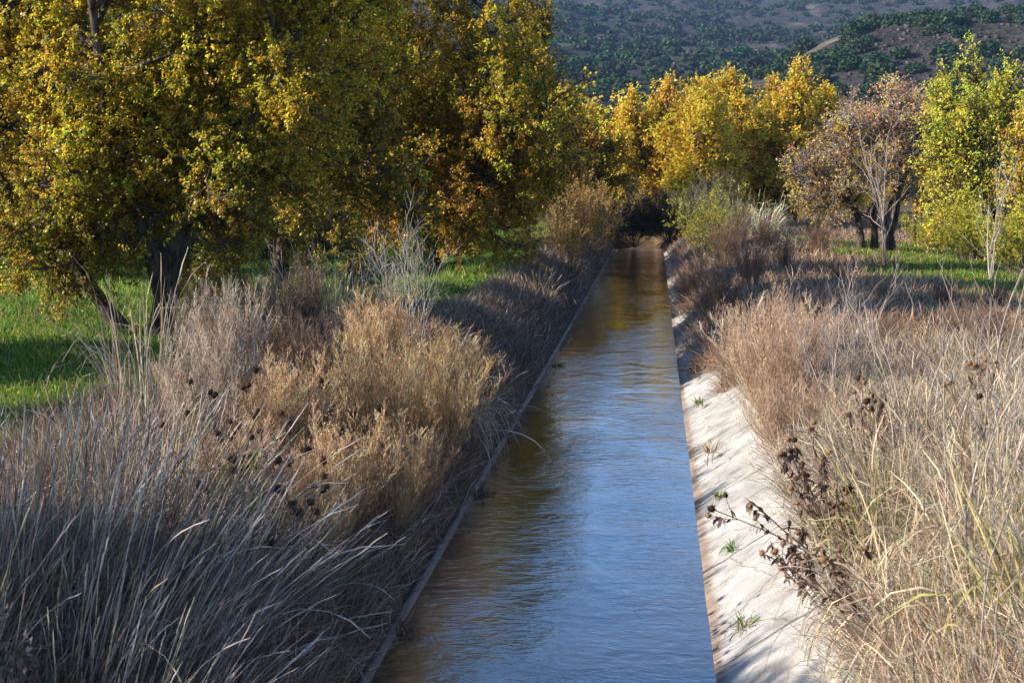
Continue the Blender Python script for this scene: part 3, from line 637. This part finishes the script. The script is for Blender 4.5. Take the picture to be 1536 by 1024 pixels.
# foreground left: tall pale stalks leaning to the water
G1 = grass_tuft('grass_clump', 'big clump of tall silvery grass stalks leaning right in the left foreground', 'grass', ground_loc(-2.75, 6.9), 51, H=1.1, n=210, lean=(.5, .05), spread=46, palette=FGB, w=.0022, base=.5, droop=.02, heads=150, headcol=FGH, hr=.0042, wob=.018)
G2 = grass_tuft('grass_clump', 'upright silvery grass clump at the lower left edge', 'grass', ground_loc(-3.45, 7.3), 52, H=1.0, n=180, lean=(.14, .0), spread=36, palette=FGB, w=.0022, base=.45, droop=.02, heads=105, headcol=FGH, hr=.0042, wob=.022)
for i, (x, y, s, src, lb) in enumerate([(-3.1, 8.3, .95, G1, 'silvery grass clump behind the big leaning clump in the left foreground'), (-2.5, 8.3, .72, G1, 'low silvery grass clump leaning toward the canal behind the big clump'),
                                        (-2.45, 6.2, .75, G1, 'low silvery grass clump at the bottom edge beside the water'), (-3.3, 8.9, .85, G2, 'upright silvery grass clump at left in front of the shaded lawn'),
                                        (-3.3, 6.1, .85, G2, 'shaded grass clump in the bottom left corner'), (-4.4, 9.9, .42, G2, 'short thin grass clump at the left edge before the lawn')]):
    copy_thing(src, ground_loc(x, y), (i % 3-1)*.35, s, lb)
sunflower('dead_sunflower', 'dead sunflower with black seed heads in the front of the tan thicket', ground_loc(-2.3, 8.9), 61, H=1.35, ns=7, nh=26, spread=26, hs=1.0)
sunflower('dead_sunflower', 'dead sunflower with black seed heads among the pale stalks on the left', ground_loc(-2.85, 9.1), 62, H=1.15, ns=6, nh=18, spread=30, hs=1.0)
sunflower('dead_sunflower', 'dead sunflower with dark seed heads low by the canal side of the left thicket', ground_loc(-2.1, 8.3), 63, H=1.15, ns=5, nh=13, spread=30, hs=.95)
sunflower('dead_sunflower', 'dead sunflower with small dark heads at the sunlit top of the left thicket', ground_loc(-2.2, 11.4), 64, H=1.1, ns=5, nh=12, spread=20, hs=1.1)
bare_shrub('dry_stalk', 'single pale branching stalk leaning up over the bare slope in the left foreground', 'plant', ground_loc(-2.2, 6.9), 65, H=1.05, ns=1, spread=18, m=(6, 2), r=.007, col=(.42, .32, .25))
bare_shrub('green_shrub', 'small leafy green shrub sprig inside the front of the tan thicket', 'shrub', ground_loc(-2.75, 9.3), 66, H=.85, ns=6, spread=16, m=(6, 3), r=.004, col=(.10, .12, .04), leaves=4, palette=GRN, lsz=(.035, .012))
bare_shrub('withered_plant', 'tall curled brown withered plant at the lower left edge', 'plant', ground_loc(-2.72, 5.55), 67, H=1.0, ns=3, spread=8, m=(8, 3), r=.008, col=(.13, .10, .085), leaves=5, palette=[((.13, .105, .09), 1), ((.20, .16, .14), 1)], lsz=(.05, .03))

# -- right bank
K5 = weed_bush('weed_bush', 'reddish tan feathery weed bush overhanging the concrete on the right bank', 'bush', ground_loc(1.38, 16.0), 71, H=1.35, ns=56, palette=REDTAN, stem_col=(.36, .22, .14), spread=42, m=(18, 6), bits=4, wide=.2)
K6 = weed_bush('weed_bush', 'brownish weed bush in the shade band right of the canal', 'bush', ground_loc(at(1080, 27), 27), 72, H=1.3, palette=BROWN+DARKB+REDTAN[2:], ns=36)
copy_thing(K5, ground_loc(1.5, 17.6), 1.2, .9, 'reddish tan weed bush just behind the one overhanging the concrete')
copy_thing(K5, ground_loc(1.3, 14.2), 2.2, .6, 'low tan weed bush at the top edge of the white concrete')
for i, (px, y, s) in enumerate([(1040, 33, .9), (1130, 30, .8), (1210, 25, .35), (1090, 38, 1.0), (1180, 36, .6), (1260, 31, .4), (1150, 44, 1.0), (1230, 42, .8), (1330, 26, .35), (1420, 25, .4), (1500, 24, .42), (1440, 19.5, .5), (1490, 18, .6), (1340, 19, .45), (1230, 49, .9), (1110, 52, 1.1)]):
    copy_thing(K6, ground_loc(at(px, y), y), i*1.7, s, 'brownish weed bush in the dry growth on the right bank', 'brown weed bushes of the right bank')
G3 = grass_tuft('grass_clump', 'straw grass clump with arching blades at the lower right', 'grass', ground_loc(1.95, 8.2), 73, H=1.0, n=420, lean=(-.12, 0), spread=42, palette=STRAW, w=.004, base=.32, droop=.16, heads=24, hr=.005)
G4 = grass_tuft('grass_clump', 'yellow green grass clump in the bottom right corner', 'grass', ground_loc(2.0, 6.9), 74, H=1.0, n=480, spread=30, palette=STRAW+[((.40, .36, .12), 5), ((.24, .27, .08), 5)], w=.005, base=.36, droop=.10, heads=16)
G5 = grass_tuft('grass_clump', 'grey straw grass clump beside the white concrete slope', 'grass', ground_loc(1.75, 10.6), 75, H=.85, n=460, spread=40, palette=GREYS+STRAW, w=.004, base=.34, droop=.14, heads=26, hr=.005)
sp = [(1.6, 9.4, 1), (2.3, 9.3, 0), (2.5, 8.0, 2), (1.65, 12.0, 2), (2.2, 11.3, 0), (2.9, 10.6, 2), (1.6, 13.3, 2), (2.35, 12.7, 2), (3.2, 12.0, 0), (3.0, 13.6, 2), (3.7, 13.0, 0), (4.2, 14.2, 2),
      (2.2, 15.4, 2), (3.2, 15.4, 0), (4.0, 16.2, 2), (4.8, 15.8, 0), (3.4, 17.6, 2), (4.6, 18, 0), (1.55, 7.6, 0), (2.45, 6.6, 1), (1.5, 6.4, 0), (2.9, 18.6, 2), (5.4, 18.2, 0), (1.4, 8.6, 2)]
for i, (x, y, b) in enumerate(sp):
    copy_thing((G3, G4, G5)[b], ground_loc(x, y), (i*1.9) % 6.28, (.8+.3*((i*37) % 10)/10)*(.58 if y > 12.6 else 1), 'dry straw grass clump in the tangled growth on the right bank', 'dry grass clumps of the right bank')
sunflower('dead_sunflower', 'dead sunflower with shrivelled brown leaves hanging over the white concrete', ground_loc(1.38, 9.6), 81, H=1.0, ns=9, nh=26, leafn=260, lean=(-.38, -.05), spread=38, warm=True)
sunflower('dead_sunflower', 'low sprawling dead sunflower with button heads reaching toward the water over the concrete', ground_loc(1.2, 9.0), 187, H=.72, ns=8, nh=16, leafn=150, lean=(-.45, .1), spread=45, warm=True)
sunflower('dead_sunflower', 'dead sunflower with brown buttons in the grass behind the withered one on the right', ground_loc(1.65, 11.0), 82, H=.95, ns=5, nh=14, leafn=50, spread=28, lean=(-.1, 0), warm=True)
sunflower('dead_sunflower', 'tall single dead sunflower stem with dark buttons in the grass on the right', ground_loc(2.0, 9.2), 83, H=1.35, ns=2, nh=8, leafn=16, spread=8, warm=True)
sunflower('dead_sunflower', 'dark withered sunflower drooping at the bottom edge beside the concrete', ground_loc(1.32, 8.0), 84, H=.7, ns=6, nh=8, leafn=120, lean=(-.3, -.1), spread=40, warm=True)
bare_shrub('bare_weed', 'grey branching dead weed before the shade band on the right', 'plant', ground_loc(at(1262, 14.5), 14.5), 85, H=1.45, ns=5, spread=26, m=(7, 5), r=.007, col=(.36, .30, .28))
bare_shrub('bare_weed', 'grey dead weed right of the reddish bush, in front of the shade', 'plant', ground_loc(at(1300, 16), 16), 86, H=1.6, ns=4, spread=22, m=(7, 4), r=.007, col=(.38, .31, .29))
bare_shrub('dead_weed', 'tall bare forked dead stem crossing the grass at right', 'plant', ground_loc(1.72, 8.3), 87, H=1.9, ns=3, spread=16, m=(4, 2), r=.008, col=(.40, .33, .26))
bare_shrub('dead_weed', 'tall bare dead stems near the right edge', 'plant', ground_loc(2.02, 8.9), 88, H=1.9, ns=3, spread=12, m=(5, 2), r=.008, col=(.36, .31, .27))
bare_shrub('dead_weed', 'blurred bare dead stem at the lower right edge of the photo', 'plant', ground_loc(1.5, 6.3), 89, H=1.6, ns=2, spread=20, m=(4, 2), r=.008, col=(.34, .29, .24))
bare_shrub('dead_weed', 'thin pale dead weed stems between the seed heads and the right edge', 'plant', ground_loc(2.05, 11.2), 98, H=1.7, ns=4, spread=15, m=(5, 3), r=.007, col=(.46, .38, .30))
bare_shrub('dead_weed', 'greyish forked dead weed far right before the shade band', 'plant', ground_loc(3.1, 13.5), 99, H=1.6, ns=4, spread=18, m=(5, 3), r=.007, col=(.40, .33, .28))
bare_shrub('bare_sapling', 'pale bare sapling in front of the half bare grey tree', 'tree', ground_loc(at(1332, 38), 38), 90, H=4.0, ns=4, spread=14, m=(6, 4), r=.022, col=(.42, .34, .27))
bare_shrub('bare_sapling', 'pale bare sapling in front of the lime tree at right', 'tree', ground_loc(at(1495, 33), 33), 91, H=2.7, ns=4, spread=18, m=(6, 4), r=.016, col=(.44, .38, .32))
bare_shrub('lime_shrub', 'thin yellow green leaved shrub at the right canal edge', 'shrub', ground_loc(1.5, 43), 92, H=2.4, ns=18, spread=38, m=(8, 6), r=.012, col=(.16, .13, .08), leaves=6, palette=[((.50, .48, .05), 3), ((.28, .30, .05), 2), ((.55, .40, .06), 1)], lsz=(.055, .036))
bare_shrub('twiggy_shrub', 'grey olive twiggy shrub behind the lime shrub on the right bank', 'shrub', ground_loc(1.9, 50), 93, H=2.7, ns=24, spread=40, m=(9, 6), r=.012, col=(.20, .18, .13), leaves=2, palette=[((.16, .17, .07), 2), ((.24, .2, .1), 1)], lsz=(.045, .02))
bare_shrub('twiggy_shrub', 'dark brush closing the far end of the canal', 'shrub', (-.9, 66.5, .1), 94, H=3.0, ns=44, spread=62, m=(10, 7), r=.014, col=(.10, .08, .065), leaves=7, palette=[((.08, .08, .04), 2), ((.12, .1, .05), 1)], lsz=(.07, .04))
bare_shrub('twiggy_shrub', 'dark brush at the left of the canal end under the rusty tree', 'shrub', ground_loc(-2.9, 57), 95, H=2.2, ns=26, spread=48, m=(9, 6), r=.013, col=(.15, .12, .09), leaves=2, palette=[((.12, .11, .05), 2), ((.2, .15, .06), 1)], lsz=(.06, .035))
grass_tuft('grass_clump', 'pale sage coloured tall grass clump under the dark trunks of the broad yellow tree', 'grass', ground_loc(at(1120, 60), 60), 96, H=1.7, n=420, spread=30, palette=[((.42, .42, .28), 3), ((.5, .45, .3), 2)], w=.012, base=1.3, heads=40, hr=.012)
LS = bare_shrub('lime_shrub', 'low leafy lime shrub at the foot of the lime tree', 'shrub', ground_loc(at(1450, 39), 39), 97, H=1.9, ns=18, spread=42, m=(8, 5), r=.010, col=(.16, .13, .08), leaves=6, palette=LIME, lsz=(.07, .045))
copy_thing(LS, ground_loc(at(1525, 34), 34), 2.0, .95, 'low leafy lime shrub at the right edge in front of the amber tree')
copy_thing(LS, ground_loc(at(1400, 44), 44), 4.0, .8, 'small lime shrub between the bare grey tree and the lime tree')
DB = bpy.data.objects['twiggy_shrub.001']
for i, (x, y, k, lb) in enumerate([(.75, 65.2, .8, 'dark brush at the right of the canal end'), (-2.6, 64.5, .85, 'dark brush at the left of the canal end, touching the water'), (1.9, 62.5, .75, 'dark brush on the right bank just before the canal end')]):
    copy_thing(DB, (x, y, .3 if x < 1 else .6), i*2.1, k, lb)
for i, (px, y, k) in enumerate([(-30, 38, .8), (60, 41, .9), (150, 39, .85), (235, 42, .9), (320, 40, .9), (400, 43, .9), (20, 47, 1.0), (470, 41, .8)]):
    copy_thing(DB, ground_loc(at(px, y), y), i*1.3, k, 'dark undergrowth bush in the shade at the back of the left lawn', 'undergrowth bushes behind the left lawn')
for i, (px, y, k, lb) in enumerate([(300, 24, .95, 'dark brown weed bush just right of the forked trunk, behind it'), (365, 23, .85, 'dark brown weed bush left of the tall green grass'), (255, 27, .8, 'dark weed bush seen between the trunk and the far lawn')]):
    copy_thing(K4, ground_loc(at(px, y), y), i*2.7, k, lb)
# little plants rooted in the cracks of the concrete
for i, (px, py, zz, sz, pl_, lb) in enumerate([(1066, 672, .30, .17, STRAW+BROWN, 'small straw tuft in the concrete crack, farthest of the concrete tufts'), (1080, 737, .22, .07, GRN+BROWN, 'tiny green sprout on the white concrete below the straw tuft'),
                                          (1102, 820, .20, .11, GRN, 'small bright green weed rooted in the middle of the concrete slope'), (1117, 935, .18, .15, GRN+STRAW, 'green and straw grass tuft on the concrete, nearest the camera'),
                                          (1048, 600, .28, .10, GRN+BROWN, 'small dark weed on the concrete by the shadow of the reddish bush')]):
    x, y = gpt(px, py, zz)
    grass_tuft('crack_weed', lb, 'weed', (x, y, zz), 100+i, H=sz*1.3, n=60, spread=60, palette=pl_, w=.004, base=.05, droop=.12)

for i, (px, py, lb) in enumerate([(608, 936, 'dark wet clump of debris at the left water line, nearest the camera'), (728, 736, 'dark wet clump of debris at the left water line below the tan thicket'), (762, 652, 'dark wet clump of roots at the left water line, farthest of the clumps'), (840, 545, 'small drooping leafy sprig touching the water on the left')]):
    x, y = gpt(px, py, .04)
    grass_tuft('debris_clump', lb, 'debris', (x-.06, y, .03), 120+i, H=.2, n=110, spread=75, palette=BROWN if i < 3 else GRN+GOLDW, w=.006, base=.07, droop=.2)

# -- ground cover nobody could count
def cover(name, label, N0, xr, yr, H, palette, seed, keep=None, w=.004, lean=.5, mat=None, k=4):
    global rs
    rs = np.random.RandomState(seed)
    y = np.exp(rs.uniform(math.log(yr[0]), math.log(yr[1]), N0)); x = rs.uniform(0, 1, N0)
    x = xr[0](y)+(xr[1](y)-xr[0](y))*x
    msk = np.ones(N0, bool) if keep is None else keep(x, y)
    x, y = x[msk], y[msk]; n = len(x)
    p = np.stack([x, y, gz(x, y)-.03], 1)
    d = rs.normal(size=(n, 3))*lean; d[:, 2] = 1
    hh = (.55+1.1*np.clip(.5+1.6*fbm(x*.8, y*.8, 3, seed), 0, 1))
    s0 = grow(p, nrm(d), rs.uniform(H[0], H[1], n)*hh, k, .12, 0, .10)
    g = Geo(); wd = (w*(1+y*.035))[:, None]*np.r_[1, .9, .65, .12][None]*rs.uniform(.6, 1.2, (n, 1))
    c = pal(palette, n, .28)*(.75+.5*np.clip(.5+2*fbm(x*.5, y*.5, 2, seed+3), 0, 1))[:, None]
    ribbons(g, s0, wd, c)
    return tag(g.build(name, mat or M_straw), label, 'grass', kind='stuff')
fr = lambda px: (lambda y: (px-982)/FPX*y)
cover('dry_grass', 'dry straw ground cover on the right bank', 90000, (lambda y: 1.2+0*y, lambda y: .285*y+1), (5, 19), (.15, .55), STRAW+GREYS+BROWN, 201, w=.003)
cover('dry_grass', 'brown dry grass ground cover farther along the right bank', 90000, (lambda y: 1.25+0*y, lambda y: .285*y+1), (17, 85), (.12, .34), BROWN+DARKB+REDTAN+STRAW[1:2], 202, w=.004,
      keep=lambda x, y: ~((x > 5.6+.8*np.sin(y*.7)) & (y > 28) & (y < 52)))
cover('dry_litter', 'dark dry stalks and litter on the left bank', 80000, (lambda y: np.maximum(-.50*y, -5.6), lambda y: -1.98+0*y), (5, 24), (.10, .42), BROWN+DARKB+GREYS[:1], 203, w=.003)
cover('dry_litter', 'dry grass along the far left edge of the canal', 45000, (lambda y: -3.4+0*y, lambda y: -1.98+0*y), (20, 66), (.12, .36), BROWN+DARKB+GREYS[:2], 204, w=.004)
cover('orchard_grass', 'green orchard grass on the left', 150000, (lambda y: np.maximum(-.50*y-1, -30), lambda y: -3.1-2.3*sm(23, 18, y)), (9.5, 75), (.07, .22), GRN+[((.22, .26, .07), 2), ((.34, .29, .12), 1.6)], 205, w=.005, mat=M_grass)
cover('orchard_grass', 'green orchard grass under the right trees', 60000, (lambda y: 5.4+.8*np.sin(y*.7), lambda y: .285*y+2), (27, 54), (.06, .2), GRN+[((.26, .26, .08), 3), ((.36, .3, .13), 2)], 206, w=.005, mat=M_grass)
cover('slope_weeds', 'sparse dry sprigs growing over the top edge of the concrete', 5000, (lambda y: 1.05+.1*np.sin(y*3), lambda y: 1.5+0*y), (6, 60), (.12, .4), REDTAN+STRAW, 207, w=.0025, lean=.8)
def fallen(label, n, x0, x1, y0, y1, seed):
    global rs
    rs = np.random.RandomState(seed); y = np.exp(rs.uniform(math.log(y0), math.log(y1), n)); x = rs.uniform(x0, x1, n)
    p = np.stack([x, y, gz(x, y)+rs.uniform(.02, .12, n)], 1); g = Geo()
    leaf_quads(g, p, .055, .036, pal(BROWNISH+GOLDEN+BROWN, n, .3), face=(0, 0, 1.)); tag(g.build('fallen_leaves', M_leaf), label, 'leaves', kind='stuff')
fallen('fallen yellow leaves lying on the left lawn', 2200, -13, -4.2, 13, 40, 301)
fallen('fallen yellow leaves lying on the grass under the right trees', 1600, 5.5, 12.5, 32, 52, 302)
# stray grass overhanging the left water line
cover('slope_weeds', 'dark stray weeds hanging down the left canal slope', 26000, (lambda y: -2.7+0*y, lambda y: -1.84+.05*np.sin(y*2.1)+.04*np.sin(y*5.3)), (5, 60), (.10, .38), BROWN+BROWN+GREYS, 208, w=.003, lean=.9)
cover('slope_weeds', 'brown weeds growing down the shaded right canal slope', 34000, (lambda y: .80+.2*np.sin(y*1.9)+.35*sm(23, 18, y), lambda y: 1.5+0*y), (19, 62), (.12, .5), BROWN+REDTAN, 209, w=.003, lean=.8)

# ------------------------------------------------------------------ junipers and boulders on the hills
def jun_mesh(seed, nclump, leaf, name):
    q = np.random.RandomState(seed); g = Geo()
    c = q.normal(size=(nclump, 3)); c /= np.linalg.norm(c, axis=1, keepdims=True)
    c *= (q.uniform(.35, 1, nclump)**.5)[:, None]*np.array([1.0, 1.0, .85]); c[:, 2] = np.abs(c[:, 2]+.35)
    c *= (1+.35*vnoise(c[:, 0]*2+9, c[:, 1]*2+c[:, 2]*3, seed)[:, None])
    d = q.normal(size=(nclump, 3)); d /= np.linalg.norm(d, axis=1, keepdims=True); s = np.cross(d, q.normal(size=(nclump, 3))); s /= np.linalg.norm(s, axis=1, keepdims=True)
    L = leaf*q.uniform(.6, 1.3, (nclump, 1))
    v = np.stack([c-d*L, c-s*L*.7, c+d*L, c+s*L*.7], 1)
    col = np.array([.038, .058, .028])*np.exp(q.normal(size=(nclump, 1))*.25)*np.exp(q.normal(size=(1, 3))*.12)
    g.add(v, np.arange(nclump*4).reshape(-1, 4), np.repeat(col, 4, 0))
    return g, v, col
JM = []
for k in range(5):
    g, _, _ = jun_mesh(300+k, 620, .17, 'crown'); me = g.mesh('juniper_bush'); me.materials.append(M_jun); JM.append(me)
q = np.random.RandomState(77)
nc = 26000; y = 235+1250*q.rand(nc)**.9; u = q.uniform(-.15, .30, nc); x = u*y
dens = .5+1.3*fbm(x*.012, y*.012, 3, 91)
g_ = (hz(x, y+6)-hz(x, y-6))/12
dens = np.where((y < 440) & (u > .03), dens*1.2+.3, dens)
dens = np.where(np.abs(g_) < .05, dens*.35, dens)
k_ = q.rand(nc) < dens*(y/1450)**.35
x, y = x[k_][:4200], y[k_][:2700]; o_ = np.argsort(y); pts = np.stack([x[o_], y[o_]], 1); hzv = hz(pts[:, 0], pts[:, 1])
NI = 300
for i in range(NI):
    x, y = pts[i]; o = bpy.data.objects.new('juniper_bush', JM[i % 5]); link(o)
    k = q.uniform(1.5, 3.1); o.location = (x, y, hzv[i]-.2); o.scale = (k*q.uniform(.9, 1.3), k, k*q.uniform(.75, 1.1)); o.rotation_euler = (0, 0, q.rand()*6.28)
    lb = 'dark green juniper bush scattered on the rocky right spur of the hill' if x/y > .085 else 'dark green juniper bush scattered on the hillside above the orchard'
    tag(o, lb, 'bush', 'junipers on the right spur' if x/y > .085 else 'junipers on the hillside')
g = Geo(); vars_ = [jun_mesh(320+k, 110, .33, 'x') for k in range(4)]
for i in range(NI, len(pts)):
    _, v, col = vars_[i % 4]; k = q.uniform(1.7, 3.8); a = q.rand()*6.28
    M = np.array([[math.cos(a), -math.sin(a), 0], [math.sin(a), math.cos(a), 0], [0, 0, q.uniform(.75, 1.1)]])
    vv = (v.reshape(-1, 3)@M.T)*k+np.array([pts[i][0], pts[i][1], hzv[i]-.2])
    g.add(vv, np.arange(len(vv)).reshape(-1, 4), np.repeat(col, 4, 0))
tag(g.build('far_junipers', M_jun), 'distant juniper scrub covering the upper hillside', 'bushes', kind='stuff')
g = Geo(); nb = 9000
y = 240+500*q.rand(nb); u = q.uniform(-.14, .29, nb); x = u*y; keep = fbm(x*.02, y*.02, 3, 95)+.12*(u > .08) > .02
x, y = x[keep], y[keep]; z = hz(x, y)
cube = np.array([[-1, -1, -1], [1, -1, -1], [1, 1, -1], [-1, 1, -1], [-1, -1, 1], [1, -1, 1], [1, 1, 1], [-1, 1, 1]])*.5
fq = np.array([[0, 3, 2, 1], [4, 5, 6, 7], [0, 1, 5, 4], [1, 2, 6, 5], [2, 3, 7, 6], [3, 0, 4, 7]])
n = len(x); sc = np.minimum(np.exp(q.normal(size=(n, 1, 1))*.5)*.5, 1.3)
v = cube[None]*(1+.5*q.normal(size=(n, 8, 3))*.6)*sc+np.stack([x, y, z+.15], 1)[:, None]
cc = np.array([.07, .055, .048])*np.exp(q.normal(size=(n, 1))*.4)
g.add(v, (np.arange(n)*8)[:, None, None]+fq[None], np.repeat(cc, 8, 0))
tag(g.build('boulders', M_head), 'dark basalt boulder rubble on the hillside', 'rocks', kind='stuff')

# ------------------------------------------------------------------ haze
HAZE = True
if HAZE:
    bm = bpy.data.meshes.new('haze'); x0, x1, y0, y1, z0, z1 = -1400, 1750, -40, 2160, -2.5, 330
    bm.from_pydata([(x0, y0, z0), (x1, y0, z0), (x1, y1, z0), (x0, y1, z0), (x0, y0, z1), (x1, y0, z1), (x1, y1, z1), (x0, y1, z1)], [],
                   [(0, 3, 2, 1), (4, 5, 6, 7), (0, 1, 5, 4), (1, 2, 6, 5), (2, 3, 7, 6), (3, 0, 4, 7)])
    ho_ = bpy.data.objects.new('haze', bm); link(ho_); tag(ho_, 'thin blue air between the orchard and the hills', 'haze', kind='stuff')
    m, nt, ns, l = new_mat('haze_air'); pv = N(ns, 'ShaderNodeVolumePrincipled'); pv.inputs['Density'].default_value = .00010
    pv.inputs['Color'].default_value = (.32, .56, 1, 1); pv.inputs['Anisotropy'].default_value = .0
    o = N(ns, 'ShaderNodeOutputMaterial'); l.new(pv.outputs[0], o.inputs['Volume']); bm.materials.append(m)

# ------------------------------------------------------------------ light, sky, camera
ELEV, ROT = R(26), R(-106)
w = bpy.data.worlds.new('World'); S.world = w; w.use_nodes = True
nt = w.node_tree; bg = nt.nodes['Background']
sk = nt.nodes.new('ShaderNodeTexSky'); sk.sky_type = 'NISHITA'; sk.sun_disc = False; sk.sun_elevation = ELEV; sk.sun_rotation = ROT
sk.altitude = 2200; sk.air_density = 1.0; sk.dust_density = .0; sk.ozone_density = 4.0
nt.links.new(sk.outputs[0], bg.inputs[0]); bg.inputs[1].default_value = .13
sd = Vector((math.cos(ELEV)*math.sin(ROT), math.cos(ELEV)*math.cos(ROT), math.sin(ELEV)))
L = bpy.data.lights.new('sun', 'SUN'); L.energy = 5.0; L.angle = R(.53); L.color = (1, .90, .76)
lo = bpy.data.objects.new('sun', L); link(lo); lo.rotation_euler = sd.to_track_quat('Z', 'Y').to_euler(); lo.location = (-30, 0, 30)

cam = bpy.data.cameras.new('camera'); co = bpy.data.objects.new('camera', cam); link(co); S.camera = co
co.location = (0, 0, CAMZ); co.rotation_euler = (math.pi/2-PIT, 0, YAW)
cam.sensor_width = 36; cam.lens = 36*FPX/1536; cam.clip_start = .1; cam.clip_end = 9000
cam.dof.use_dof = True; cam.dof.focus_distance = 15; cam.dof.aperture_fstop = 7.1
S.view_settings.view_transform = 'Standard'; S.view_settings.look = 'None'; S.view_settings.gamma = 1; S.view_settings.exposure = 1.1
S.cycles.use_denoising = True; S.cycles.denoising_prefilter = 'ACCURATE'; S.cycles.max_bounces = 6; S.cycles.transparent_max_bounces = 8; S.cycles.volume_bounces = 0
